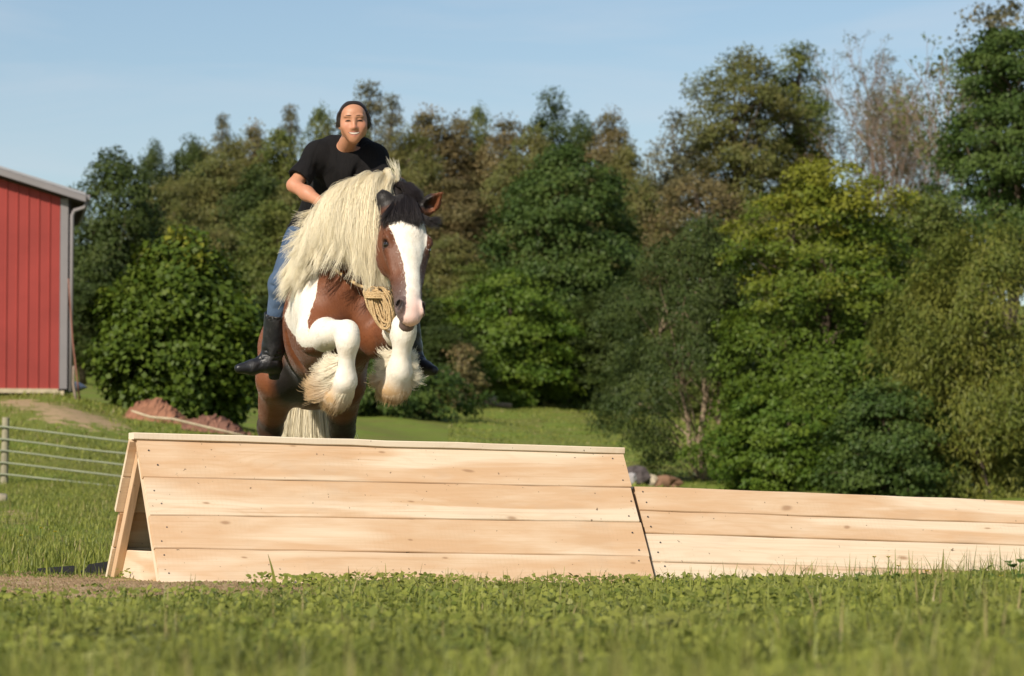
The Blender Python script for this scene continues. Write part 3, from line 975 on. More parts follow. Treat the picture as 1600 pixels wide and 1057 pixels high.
# ------------------------------------------------------------------ timber jumps
def wood_material(sap=(.70, .56, .405), hw=(.575, .375, .222), bias=.615):
    t = NT('fresh_sawn_wood')
    co = t.new('TexCoord').outputs['Object']
    info = t.new('ObjectInfo')
    rnd = info.outputs['Random']
    off = t.new('CombineXYZ')
    t.link(t.math('MULTIPLY', rnd, 37.0), off.inputs[0])
    t.link(t.math('MULTIPLY', rnd, 91.0), off.inputs[1])
    t.link(t.math('MULTIPLY', rnd, 53.0), off.inputs[2])
    add = t.new('VectorMath', operation='ADD')
    t.link(co, add.inputs[0]); t.link(off.outputs[0], add.inputs[1])
    def scaled(v, s):
        m = t.new('Mapping')
        m.inputs['Scale'].default_value = s
        t.link(v, m.inputs['Vector'])
        return m.outputs['Vector']
    v = add.outputs[0]
    warp = t.noise(scaled(v, (.9, 2, 4.5)), 1.6, 2.0, .5)
    # sapwood / heartwood areas with a fairly crisp edge that run along the board
    tint = t.math('FRACT', t.math('MULTIPLY', rnd, 7.31))
    area = t.noise(scaled(v, (.36, 1.2, 3.0)), 1.35, 3.0, .45, .6)
    edge = t.math('SUBTRACT', bias, t.math('MULTIPLY', tint, .34))
    heart = t.math('MULTIPLY', t.math('SUBTRACT', area, edge), 15.0, clamp=True)
    sep = t.new('SeparateXYZ'); t.link(v, sep.inputs[0])
    band = t.math('SINE', t.math('ADD', t.math('MULTIPLY', sep.outputs[2], 120.0), t.math('MULTIPLY', warp, 46.0)))
    fib = t.noise(scaled(v, (1.3, 4, 120)), 1.0, 5.0, .7)
    c = t.mix(heart, sap, hw)
    c = t.mix(t.ramp(t.noise(scaled(v, (1.3, 3, 7)), 1.3, 4, .6), .42, .75, 0, .6), c, (.73, .60, .445))
    c = t.mix(t.math('MULTIPLY', t.ramp(band, .2, 1.0), t.ramp(t.noise(scaled(v, (.5, 1, 2)), 1.1, 2), .42, .66, 0, .16)), c, (.46, .27, .13))
    c = t.mix(t.ramp(fib, .46, .8, 0, .48), c, (.50, .33, .18))
    streak = t.noise(scaled(v, (.55, 5, 22)), 1.5, 3, .55, .5)
    c = t.mix(t.ramp(streak, .66, .74, 0, .42), c, (.40, .225, .115))
    # saw marks across the board
    saw = t.math('SINE', t.math('MULTIPLY', sep.outputs[0], 260.0))
    c = t.mix(t.math('MULTIPLY', t.ramp(saw, .2, 1.0), t.ramp(t.noise(scaled(v, (1.5, 1, 3)), 1.4, 2), .50, .66, 0, .07)), c, (.42, .27, .15))
    # knots
    vo = t.new('TexVoronoi')
    vo.inputs['Scale'].default_value = 1.0
    vo.voronoi_dimensions = '2D'
    wv = t.new('VectorMath', operation='ADD')
    flat2 = t.new('CombineXYZ')
    t.link(t.math('MULTIPLY', sep.outputs[0], 2.0), flat2.inputs[0]); t.link(t.math('MULTIPLY', sep.outputs[2], 5.2), flat2.inputs[1])
    t.link(flat2.outputs[0], wv.inputs[0])
    kn_w = t.new('CombineXYZ'); t.link(t.math('MULTIPLY', warp, .35), kn_w.inputs[0]); t.link(t.math('MULTIPLY', warp, .5), kn_w.inputs[1])
    t.link(kn_w.outputs[0], wv.inputs[1])
    t.link(wv.outputs[0], vo.inputs['Vector'])
    sepc = t.new('SeparateColor'); t.link(vo.outputs['Color'], sepc.inputs[0])
    some = t.math('GREATER_THAN', sepc.outputs[0], .68)
    kd = t.math('MULTIPLY', vo.outputs['Distance'], t.math('ADD', .75, t.math('MULTIPLY', sepc.outputs[1], 1.5)))
    kn = t.math('MULTIPLY', t.ramp(kd, .085, .03), some)
    c = t.mix(t.math('MULTIPLY', kn, .75), c, (.24, .125, .065))
    halo = t.math('MULTIPLY', t.math('MULTIPLY', t.ramp(kd, .36, .10), some), t.ramp(t.math('SINE', t.math('MULTIPLY', kd, 90.0)), -1, 1, .4, 1.0))
    c = t.mix(t.math('MULTIPLY', halo, .28), c, (.55, .36, .20))
    # dirt flecks and mud splash
    sp = t.noise(v, 46.0, 2.0, .5)
    c = t.mix(t.ramp(sp, .725, .76, 0, .8), c, (.085, .055, .035))
    grime = t.noise(scaled(v, (1, 1, 2)), 2.2, 4, .6)
    c = t.mix(t.ramp(grime, .58, .8, 0, .35), c, (.47, .39, .30))
    h = t.math('ADD', t.math('MULTIPLY', fib, .7), t.math('MULTIPLY', band, .18))
    t.principled(c, .72, .22, t.bump(h, .35, .0015))
    return t.m
WOOD = wood_material()
PALE_BOARD = wood_material((.76, .64, .49), (.70, .55, .39), .85)
NAIL = plain('nail_head', (.06, .05, .05), .5, .4)

def plank(name, a, b, width, thick, nrm, parent, taper=(1, 1), seed=0, mat=None, nails=True, wav=.0010):
    """a sawn board from a to b (its lower edge line), width along up = nrm x dir, thickness along nrm"""
    rng = np.random.default_rng(seed)
    a, b, n = Vector(a), Vector(b), Vector(nrm).normalized()
    L = (b - a).length
    ax = (b - a).normalized()
    up = n.cross(ax).normalized() * -1
    if up.z < 0 and abs(up.z) > 1e-3: up = -up
    ny_ = up.cross(ax).normalized()
    M = Matrix((ax, ny_, up)).transposed().to_4x4()
    M.translation = (a + b) / 2 + up * width / 2
    k = 14 if L > .8 else 3
    vs, fs = [], []
    for i in range(k + 1):
        q = i / k
        x = (q - .5) * L
        w0 = width * (taper[0] * (1 - q) + taper[1] * q)
        lo, hi = -width / 2 + rng.normal(0, wav), -width / 2 + w0 + rng.normal(0, wav)
        y0 = rng.normal(0, .0012)
        c = min(.004, thick * .2)
        for (yy_, zz_) in ((-thick / 2 + c, lo), (-thick / 2, lo + c), (-thick / 2, hi - c), (-thick / 2 + c, hi), (thick / 2 - c, hi), (thick / 2, hi - c), (thick / 2, lo + c), (thick / 2 - c, lo)):
            vs.append((x, yy_ + y0, zz_))
    for i in range(k):
        for j in range(8):
            fs.append((i * 8 + j, i * 8 + (j + 1) % 8, (i + 1) * 8 + (j + 1) % 8, (i + 1) * 8 + j))
    fs.append(tuple(range(8))[::-1])
    fs.append(tuple(k * 8 + j for j in range(8)))
    me = bpy.data.meshes.new(name)
    me.from_pydata(vs, [], fs)
    me.update()
    o = link_mesh(name, me, mat or WOOD, parent)
    base = Vector(parent.location) if parent else Vector((0, 0, 0))
    M.translation = M.translation - base
    o.matrix_local = M
    return o

def a_frame(label, A, yaw, L, tilt, H, half, boards, name, ends_right=None, cap=None, seed=0, rear=(.25, .25, .25, .25), leg_ends=(True, True)):
    """A: lower left corner of the front face; boards: [(left fraction, right fraction)] from the bottom"""
    root = thing(name, label, 'jump', (A.x, A.y, gz(A.x, A.y)), 'timber jumps')
    ax = Vector((math.cos(yaw), math.sin(yaw), tilt)).normalized()
    back = Vector((-math.sin(yaw), math.cos(yaw), 0))
    upv = ax.cross(back).normalized()
    if upv.z < 0: upv = -upv
    TH = .026
    slant = (upv * H + back * half)
    SLN = slant.length
    sd = slant.normalized()
    n_front = -(sd.cross(ax)).normalized()
    if n_front.y > 0: n_front = -n_front
    lo = [0.0, 0.0]
    for i, (fl, fr) in enumerate(boards):
        wl_, wr_ = fl * SLN - .0022, fr * SLN - .0022
        jit = random.uniform(-.004, .004)
        pa = A + sd * lo[0] + n_front * (TH / 2 + random.uniform(0, .0035)) - ax * (.004 + jit)
        pb = A + ax * L + sd * lo[1] + n_front * (TH / 2 + random.uniform(0, .0035)) + ax * jit
        plank('plank', pa, pb, wl_, TH, n_front, root, (1, wr_ / wl_), seed * 50 + i)
        lo[0] += fl * SLN; lo[1] += fr * SLN
    # rear face
    Bk = A + back * 2 * half
    sdr = (upv * H - back * half).normalized()
    n_rear = (sdr.cross(ax)).normalized()
    if n_rear.y < 0: n_rear = -n_rear
    acc = 0
    for i, f in enumerate(rear):
        ex = .035 if i >= 2 else .012
        plank('plank', Bk + sdr * acc + n_rear * TH / 2 - ax * ex, Bk + ax * L + sdr * acc + n_rear * TH / 2, f * SLN - .003, TH, n_rear, root, (1, 1), seed * 50 + 20 + i)
        acc += f * SLN
    # legs under the boards
    for e, x in enumerate((.024, L * .5, L - .03)):
        p0 = A + ax * x
        for (base, s_, nn) in ((p0, sd, n_front), (p0 + back * 2 * half, sdr, n_rear)):
            q0 = base - nn * .028
            q1 = q0 + s_ * (SLN * .965)
            # a 2x4 on edge: board from q0 to q1, its width along the jump
            M = Matrix((s_, nn, ax)).transposed().to_4x4()
            b = Build()
            b.box((0, 0, 0), (SLN * .965, .050, .040))
            o = b.build('leg', WOOD, root, bevel=.003)
            M.translation = (q0 + q1) / 2 - Vector(root.location)
            o.matrix_local = M
    # low tie board across the left end, and a ridge pole
    e0 = A + ax * .055 + back * .07 + upv * .012
    plank('tie_board', e0, e0 + back * (2 * half - .14), .15, .022, -ax, root, seed=seed * 50 + 33)
    e1 = A + ax * (L - .06) + back * .07 + upv * .012
    plank('tie_board', e1, e1 + back * (2 * half - .14), .15, .022, ax, root, seed=seed * 50 + 34)
    if cap:
        w, th, ov = cap
        c0 = A + slant - ax * ov + upv * .0225 + back * (w - .040)
        c1 = c0 + ax * (L + ov + .008)
        o = plank('top_board', c0, c1, w, th, upv, root, seed=seed * 50 + 40, mat=PALE_BOARD)
    # nails: a short row at both ends of each board
    b = Build()
    lo_ = 0
    for fl, fr in boards:
        for x in (.05, L - .05):
            for q in (random.uniform(.15, .35), random.uniform(.6, .85)):
                p = A + ax * (x + random.uniform(-.02, .03)) + sd * (lo_ + q * fl) * SLN + n_front * (TH + .0045)
                M3 = Matrix((ax, sd, n_front)).transposed()
                r = .0042
                b.poly([p + M3 @ Vector((r * math.cos(k * 1.047), r * math.sin(k * 1.047), -.004)) - Vector(root.location) for k in range(6)] +
                       [p + M3 @ Vector((r * math.cos(k * 1.047), r * math.sin(k * 1.047), 0)) - Vector(root.location) for k in range(6)],
                       [(6, 7, 8, 9, 10, 11)] + [(k, (k + 1) % 6, 6 + (k + 1) % 6, 6 + k) for k in range(6)])
        lo_ += fl
    o = b.build('nail_heads', NAIL, root); o['kind'] = 'stuff'
    return root, ax, back, upv, sd, slant

A1 = at(250, 916, 15.15)
JUMP1 = a_frame('taller A-shaped jump of fresh sawn boards with a flat top board, under the horse', A1, math.radians(23), 2.59, -.020, .695, .445,
                [(.236, .236), (.226, .250), (.263, .254), (.275, .260)], 'timber_jump', cap=(.095, .033, .028), seed=1)
A2 = A1 + JUMP1[1] * 2.618 + JUMP1[2] * .022 + Vector((0, 0, -.012))
JUMP2 = a_frame('lower and longer jump of fresh sawn boards running out of the picture at the right', A2, math.radians(23), 3.3, -.031, .535, .342,
                [(.28, .27), (.27, .27), (.215, .22), (.235, .24)], 'timber_jump', seed=2)

# black strip standing in for a dark patch left of the tall jump
STRIP = plain('plain_black', (.012, .012, .014), .7, .2)
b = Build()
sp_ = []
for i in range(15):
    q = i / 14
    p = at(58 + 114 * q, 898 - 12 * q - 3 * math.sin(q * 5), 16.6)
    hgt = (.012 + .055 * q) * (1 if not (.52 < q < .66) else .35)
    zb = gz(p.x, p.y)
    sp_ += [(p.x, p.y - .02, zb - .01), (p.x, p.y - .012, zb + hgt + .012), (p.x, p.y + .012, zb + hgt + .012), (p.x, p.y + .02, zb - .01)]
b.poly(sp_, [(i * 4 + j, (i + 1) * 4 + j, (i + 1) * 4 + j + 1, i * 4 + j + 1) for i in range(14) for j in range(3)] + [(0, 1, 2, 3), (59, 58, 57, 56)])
tag(b.build('dark_strip', STRIP, origin=sp_[0]), 'thin black strip for a dark patch in the grass at the left end of the tall jump', 'strip')

# ------------------------------------------------------------------ continuous bodies from blended volumes
class Field:
    def __init__(s, xs, ys, zs):
        s.ax = [np.asarray(a, dtype=np.float32) for a in (xs, ys, zs)]
        s.D = np.full([len(a) for a in s.ax], .3, dtype=np.float32)
    def _win(s, lo, hi):
        sl, g = [], []
        for i in range(3):
            a, b = np.searchsorted(s.ax[i], [lo[i], hi[i]])
            sl.append(slice(a, b))
        X, Y, Z = np.meshgrid(*[s.ax[i][sl[i]] for i in range(3)], indexing='ij', sparse=True)
        return tuple(sl), X, Y, Z
    def _put(s, sl, d, k, op):
        a = s.D[sl]
        if op == 'add':
            h = np.maximum(k - np.abs(a - d), 0)
            s.D[sl] = np.minimum(a, d) - h * h / (4 * k)
        else:
            h = np.maximum(k - np.abs(a + d), 0)
            s.D[sl] = np.maximum(a, -d) + h * h / (4 * k)
    def seg(s, p0, p1, r0, r1=None, k=.03, flat=None, op='add'):
        """tapered limb; flat = (direction, factor) squeezes its section along a direction"""
        r1 = r0 if r1 is None else r1
        p0, p1 = np.array(p0, float), np.array(p1, float)
        R = max(r0, r1) * (1 if not flat else max(1, flat[1])) + k + .05
        sl, X, Y, Z = s._win(np.minimum(p0, p1) - R, np.maximum(p0, p1) + R)
        if s.D[sl].size == 0: return
        ba = p1 - p0
        L2 = max(float(ba @ ba), 1e-9)
        t = np.clip(((X - p0[0]) * ba[0] + (Y - p0[1]) * ba[1] + (Z - p0[2]) * ba[2]) / L2, 0, 1)
        qx, qy, qz = X - p0[0] - t * ba[0], Y - p0[1] - t * ba[1], Z - p0[2] - t * ba[2]
        q2 = qx * qx + qy * qy + qz * qz
        if flat:
            d, f = np.array(flat[0], float), flat[1]
            d = d / np.linalg.norm(d)
            c = qx * d[0] + qy * d[1] + qz * d[2]
            q2 = q2 + c * c * (1 / (f * f) - 1)
        s._put(sl, np.sqrt(q2) - (r0 + (r1 - r0) * t), k, op)
    def ell(s, c, r, axes=None, k=.03, op='add'):
        c, r = np.array(c, float), np.array(r, float)
        Ax = np.eye(3) if axes is None else np.array(axes, float)
        ext = np.sqrt(((Ax * r[:, None]) ** 2).sum(0)) + k + .05
        sl, X, Y, Z = s._win(c - ext, c + ext)
        if s.D[sl].size == 0: return
        x, y, z = X - c[0], Y - c[1], Z - c[2]
        u = [(x * Ax[i][0] + y * Ax[i][1] + z * Ax[i][2]) for i in range(3)]
        k0 = np.sqrt(sum((u[i] / r[i]) ** 2 for i in range(3)))
        k1 = np.sqrt(sum((u[i] / r[i] ** 2) ** 2 for i in range(3)))
        s._put(sl, k0 * (k0 - 1) / np.maximum(k1, 1e-6), k, op)
    def cut(s, p, n):
        """remove everything on the side n points to"""
        n = np.array(n, float); n /= np.linalg.norm(n)
        X, Y, Z = np.meshgrid(*s.ax, indexing='ij', sparse=True)
        s.D = np.maximum(s.D, (X - p[0]) * n[0] + (Y - p[1]) * n[1] + (Z - p[2]) * n[2]).astype(np.float32)
    def mesh(s, smooth=1):
        D = s.D
        S = D < 0
        nx, ny, nz = D.shape
        cnt = np.zeros((nx - 1, ny - 1, nz - 1), dtype=np.int8)
        for a in (0, 1):
            for b in (0, 1):
                for c in (0, 1):
                    cnt += S[a:nx - 1 + a, b:ny - 1 + b, c:nz - 1 + c]
        I, J, K = np.nonzero((cnt > 0) & (cnt < 8))
        look = np.full(cnt.shape, -1, dtype=np.int32)
        look[I, J, K] = np.arange(len(I))
        acc = np.zeros((len(I), 3)); num = np.zeros(len(I))
        for axis in range(3):
            o1, o2 = [q for q in range(3) if q != axis]
            for a in (0, 1):
                for b in (0, 1):
                    off0 = [0, 0, 0]; off0[o1] = a; off0[o2] = b
                    off1 = list(off0); off1[axis] = 1
                    d0 = D[I + off0[0], J + off0[1], K + off0[2]]
                    d1 = D[I + off1[0], J + off1[1], K + off1[2]]
                    m = (d0 < 0) != (d1 < 0)
                    t = np.where(m, d0 / np.where(m, d0 - d1, 1), 0)
                    p = np.stack([np.full(len(I), float(q)) for q in off0], 1)
                    p[:, axis] += t
                    acc += p * m[:, None]; num += m
        v = acc / num[:, None] + np.stack([I, J, K], 1)
        v = np.stack([np.interp(v[:, i], np.arange(len(s.ax[i])), s.ax[i]) for i in range(3)], 1)
        F = []
        for axis in range(3):
            o1, o2 = (axis + 1) % 3, (axis + 2) % 3
            s0 = [slice(None)] * 3; s1 = [slice(None)] * 3
            s0[axis] = slice(0, -1); s1[axis] = slice(1, None)
            e = S[tuple(s0)] != S[tuple(s1)]
            idx = np.stack(np.nonzero(e), 1)
            idx = idx[(idx[:, o1] > 0) & (idx[:, o2] > 0) & (idx[:, o1] < D.shape[o1] - 1) & (idx[:, o2] < D.shape[o2] - 1)]
            ins = S[tuple(idx.T)]
            def cell(a, b):
                q = idx.copy(); q[:, o1] -= a; q[:, o2] -= b
                return look[tuple(q.T)]
            f = np.stack([cell(1, 1), cell(0, 1), cell(0, 0), cell(1, 0)], 1)
            f[~ins] = f[~ins][:, ::-1]
            F.append(f)
        F = np.concatenate(F)
        F = F[(F >= 0).all(1)]
        for _ in range(smooth):
            A = np.zeros_like(v); n = np.zeros(len(v))
            for i in range(4):
                np.add.at(A, F[:, i], v[F[:, (i + 1) % 4]]); np.add.at(n, F[:, i], 1)
            v = v * .5 + .5 * A / np.maximum(n, 1)[:, None]
        return v, F

def axis_pts(lo, hi, step, fine=None, fstep=None):
    if fine is None: return np.arange(lo, hi, step)
    a, b = fine
    return np.concatenate([np.arange(lo, a, step), np.arange(a, b, fstep), np.arange(b, hi, step)])

def field_obj(name, F, mat, parent, smooth=1, attrs=None):
    v, f = F.mesh(smooth)
    o = np.array(parent.location)
    me = np_mesh(name, v - o, f)
    for k, fn in (attrs or {}).items():
        set_attr(me, k, fn(v))
    return link_mesh(name, me, mat, parent, smooth=True)

def dseg(v, p0, p1):
    p0, p1 = np.array(p0, float), np.array(p1, float)
    ba = p1 - p0
    t = np.clip((v - p0) @ ba / (ba @ ba), 0, 1)
    return np.linalg.norm(v - p0 - t[:, None] * ba, axis=1), t

def dpath(v, pts):
    return np.min([dseg(v, a, b)[0] for a, b in zip(pts[:-1], pts[1:])], axis=0)

# ------------------------------------------------------------------ hair
def hair_material(name, root, tip, rough=.45, var=.25, dirt=None):
    t = NT(name)
    r = t.attr('tone')
    s = t.new('HairInfo').outputs['Intercept']
    c = t.mix(s, root, tip)
    c = t.mix(t.ramp(r, 0, 1), c, tuple(q * (1 - var) for q in (tip if isinstance(tip, tuple) else root)))
    if dirt:
        c = t.mix(t.attr('dirt'), c, dirt)
    h = t.new('BsdfHairPrincipled')
    h.parametrization = 'COLOR'
    t.link(c, h.inputs['Color'])
    h.inputs['Roughness'].default_value = rough
    h.inputs['Radial Roughness'].default_value = .6
    h.inputs['Random Roughness'].default_value = .2
    d = t.new('BsdfDiffuse')
    t.link(c, d.inputs['Color'])
    mx = t.new('MixShader')
    mx.inputs[0].default_value = .68
    t.link(h.outputs[0], mx.inputs[1])
    t.link(d.outputs[0], mx.inputs[2])
    t.link(mx.outputs[0], t.out.inputs['Surface'])
    return t.m

def hair(name, P, r0, r1, mat, parent, tone=None, dirt=None):
    """P: (n strands, m points, 3) in world space"""
    n, m, _ = P.shape
    hc = bpy.data.hair_curves.new(name)
    hc.add_curves([m] * n)
    o = np.array(parent.location if parent else (0, 0, 0))
    hc.position_data.foreach_set('vector', (P - o).astype(np.float32).ravel())
    s = np.linspace(0, 1, m)
    rad = (r0 + (r1 - r0) * s ** 1.5)[None, :] * RNG.uniform(.75, 1.25, (n, 1))
    a = hc.attributes.get('radius') or hc.attributes.new('radius', 'FLOAT', 'POINT')
    a.data.foreach_set('value', rad.astype(np.float32).ravel())
    tn = RNG.uniform(0, 1, n) if tone is None else tone
    a = hc.attributes.new('tone', 'FLOAT', 'CURVE')
    a.data.foreach_set('value', tn.astype(np.float32))
    if dirt is not None:
        a = hc.attributes.new('dirt', 'FLOAT', 'POINT')
        a.data.foreach_set('value', np.clip(dirt, 0, 1).astype(np.float32).ravel())
    hc.materials.append(mat)
    ob = bpy.data.objects.new(name, hc)
    C.objects.link(ob)
    if parent: ob.parent = parent
    return ob

def bez(p0, p1, p2, p3, m):
    s = np.linspace(0, 1, m)[None, :, None]
    p0, p1, p2, p3 = (p[:, None, :] for p in (p0, p1, p2, p3))
    return (1 - s) ** 3 * p0 + 3 * (1 - s) ** 2 * s * p1 + 3 * (1 - s) * s * s * p2 + s ** 3 * p3

def along(knots, t):
    """knots: [(t, (px, py, d))] -> world points at the parameters t"""
    ks = np.array([k[0] for k in knots]); ps = np.array([A3(*k[1]) for k in knots])
    return np.stack([np.interp(t, ks, ps[:, i]) for i in range(3)], 1)

# ------------------------------------------------------------------ horse
HZ0 = gz(-.9, 18.0)
hb = at(478, 892, 18.0)
horse = thing('horse', 'bay and white cob with long cream mane and feathered legs, leaping the tall jump', 'horse', (hb.x, 17.2, gz(hb.x, 17.2)))

# head frame: A runs poll -> muzzle, S to the picture's right, N out of the face
POLL, MUZ = A3(631, 305, 16.28), A3(641, 507, 15.92)
HL = float(np.linalg.norm(MUZ - POLL))
hA = (MUZ - POLL) / HL
n0 = np.array([.36, -1.0, 0.0]); n0 -= hA * (n0 @ hA); hN = n0 / np.linalg.norm(n0)
hS = np.cross(hN, hA) * -1
if hS[0] < 0: hS = -hS
HU = HL / .72
def H(a, s, n): return POLL + (hA * a + hS * s + hN * n) * HU
HAX = [hA, hS, hN]
def head_coords(v):
    q = (v - POLL) / HU
    return q @ hA, q @ hS, q @ hN

SH_R, SH_L = A3(508, 482, 16.62), A3(585, 492, 16.64)      # points of the shoulders
EL_R, EL_L = A3(497, 524, 16.50), A3(594, 532, 16.58)
KN_R, KN_L = A3(543, 521, 16.12), A3(630, 512, 16.25)
FE_R, FE_L = A3(540, 596, 16.17), A3(624, 581, 16.30)
HO_R, HO_L = A3(528, 618, 16.25), A3(617, 603, 16.36)
TH_R, TH_L = A3(444, 545, 17.75), A3(535, 552, 17.75)
ST_R, ST_L = A3(436, 592, 17.62), A3(535, 600, 17.62)
HK_R, HK_L = A3(422, 668, 18.02), A3(535, 672, 18.02)
def onground(p, up): return np.array([p[0], p[1], gz(p[0], p[1]) + up])
_fr, _fl = A3(424, 800, 17.92), A3(537, 800, 17.92)
HF_R, HF_L = onground(_fr, .19), onground(_fl, .19)
HH_R, HH_L = onground(A3(425, 880, 17.82), .055), onground(A3(539, 880, 17.82), .055)

def horse_field():
    F = Field(axis_pts(-1.62, -.32, .011, (-.76, -.33), .0065), axis_pts(15.78, 18.6, .012, (15.8, 16.55), .0065), axis_pts(-.03, 2.35, .011, (1.1, 2.10), .0065))
    f = F
    # trunk
    f.ell(A3(487, 535, 17.85), (.265, .44, .38), k=.1)
    f.ell(A3(511, 506, 17.35), (.262, .62, .365), k=.12)
    f.ell(A3(531, 490, 16.86), (.250, .34, .315), k=.10)
    f.ell(A3(534, 470, 16.74), (.235, .22, .25), k=.10)
    f.seg(A3(530, 404, 17.1), A3(505, 412, 17.6), .13, .12, k=.16)           # withers, back
    # neck: deep and arched
    lat = np.array([1, .12, 0])
    f.seg(A3(537, 445, 16.92), A3(584, 372, 16.72), .29, .225, k=.12, flat=(lat, .62))
    f.seg(A3(584, 372, 16.72), A3(618, 330, 16.50), .225, .165, k=.08, flat=(lat, .60))
    f.seg(A3(565, 325, 16.86), A3(612, 300, 16.58), .085, .075, k=.10)
    f.seg(A3(600, 345, 16.60), H(.13, 0, -.10), .15, .115, k=.06, flat=(lat, .72))
    # breast muscles
    f.ell(A3(512, 492, 16.62), (.105, .13, .145), k=.06)
    f.ell(A3(574, 498, 16.64), (.100, .12, .145), k=.06)
    f.seg(A3(545, 440, 16.62), A3(549, 540, 16.52), .020, .024, k=.05, op='cut')
    f.seg(A3(497, 470, 16.50), A3(520, 488, 16.46), .010, .012, k=.03, op='cut')
    f.seg(A3(520, 488, 16.46), A3(548, 500, 16.46), .012, .008, k=.03, op='cut')
    f.seg(A3(500, 418, 16.70), A3(517, 428, 16.62), .006, .006, k=.03, op='cut')
    f.seg(A3(560, 470, 16.50), A3(566, 540, 16.47), .008, .010, k=.03, op='cut')
    f.seg(A3(580, 500, 16.50), A3(598, 525, 16.50), .008, .008, k=.03, op='cut')
    f.seg(A3(455, 520, 16.95), A3(470, 590, 17.0), .012, .014, k=.05, op='cut')
    # right foreleg (left in the picture), folded
    f.seg(SH_R, EL_R, .125, .098, k=.07)
    f.seg(EL_R, KN_R + np.array([-.01, .03, .01]), .086, .056, k=.09)
    f.ell(KN_R + np.array([.002, -.004, -.022]), (.050, .044, .072), k=.06)
    f.ell(KN_R + np.array([.010, -.030, -.030]), (.030, .026, .040), k=.05)
    f.seg(KN_R + np.array([-.035, -.03, -.085]), KN_R + np.array([.035, -.03, -.085]), .003, .003, k=.03, op='cut')
    f.seg(KN_R + np.array([0, 0, -.06]), FE_R, .044, .041, k=.05)
    f.seg(FE_R, HO_R, .050, .064, k=.06)
    f.ell(HO_R + (HO_R - FE_R) * .12, (.076, .074, .062), k=.04)
    # left foreleg (right in the picture)
    f.seg(SH_L, EL_L, .120, .094, k=.07)
    f.seg(EL_L, KN_L, .086, .060, k=.05)
    f.ell(KN_L + np.array([.002, -.008, -.008]), (.052, .046, .074), k=.05)
    f.seg(KN_L + np.array([0, 0, -.06]), FE_L, .047, .052, k=.05)
    f.seg(FE_L, HO_L, .060, .076, k=.05)
    f.ell(HO_L + (HO_L - FE_L) * .12, (.084, .080, .066), k=.04)
    # hind legs
    for th, st, hk, ft, ho in ((TH_R, ST_R, HK_R, HF_R, HH_R), (TH_L, ST_L, HK_L, HF_L, HH_L)):
        f.seg(th, st, .140, .118, k=.08)
        f.seg(st, hk, .115, .068, k=.06)
        f.ell(hk + np.array([0, .02, .01]), (.066, .085, .085), k=.04)
        f.seg(hk, ft, .056, .048, k=.03)
        f.ell(ft, (.06, .06, .055), k=.03)
        f.seg(ft, ho, .052, .055, k=.03)
    # head
    f.ell(H(.14, 0, -.015), (.155, .112, .085), HAX, k=.04)
    f.ell(H(.27, 0, -.005), (.16, .098, .07), HAX, k=.04)
    for s_ in (-1, 1):
        f.ell(H(.255, s_ * .062, -.085), (.155, .060, .105), HAX, k=.05)        # cheeks
        f.ell(H(.275, s_ * .100, .018), (.050, .026, .034), HAX, k=.022)        # brow over the eye
        f.seg(H(.32, s_ * .088, .0), H(.47, s_ * .066, -.012), .022, .012, k=.035)
    f.seg(H(.26, 0, .005), H(.55, 0, .004), .078, .056, k=.05, flat=(hN, .85))   # nasal bone
    f.seg(H(.30, 0, -.09), H(.58, 0, -.055), .072, .048, k=.05)                  # jaw
    f.seg(H(.50, 0, -.02), H(.63, 0, -.010), .062, .064, k=.04)
    f.ell(H(.650, 0, -.006), (.060, .062, .052), HAX, k=.03)                     # muzzle
    f.ell(H(.690, 0, .000), (.032, .050, .036), HAX, k=.025)                     # upper lip
    f.ell(H(.700, 0, -.050), (.030, .040, .028), HAX, k=.02)                     # lower lip
    for s_ in (-1, 1):
        f.ell(H(.640, s_ * .052, .018), (.044, .026, .036), HAX, k=.015)          # nostril rim
        ax_ = [unit(hA * .9 + hS * s_ * .35), unit(hS - hA * s_ * .39), hN]
        f.ell(H(.642, s_ * .064, .034), (.030, .012, .034), ax_, k=.008, op='cut')
        f.seg(H(.705, 0, -.028), H(.655, s_ * .07, -.034), .004, .004, k=.010, op='cut')   # mouth line
        f.ell(H(.305, s_ * .116, .020), (.023, .020, .020), HAX, k=.012, op='cut')   # eye socket
        f.seg(H(.30, s_ * .02, .09), H(.48, s_ * .075, .05), .004, .004, k=.03, op='cut')
    # ears
    for base, tip, face, s_ in ((H(.085, -.085, -.02), A3(597, 297, 16.24), np.array([-.25, -1, .1]), -1), (H(.085, .085, -.02), A3(692, 300, 16.20), np.array([.25, -1, -.1]), 1)):
        mid = base * .45 + tip * .55
        f.seg(base, mid, .038, .044, k=.03, flat=(face, .75))
        f.seg(mid, tip, .044, .004, k=.012, flat=(face, .7))
        q = unit(face[None])[0] * .026
        if s_ > 0: f.seg(base * .6 + tip * .4 + q, base * .12 + tip * .88 + q * .5, .031, .006, k=.008, op='cut')
    return F

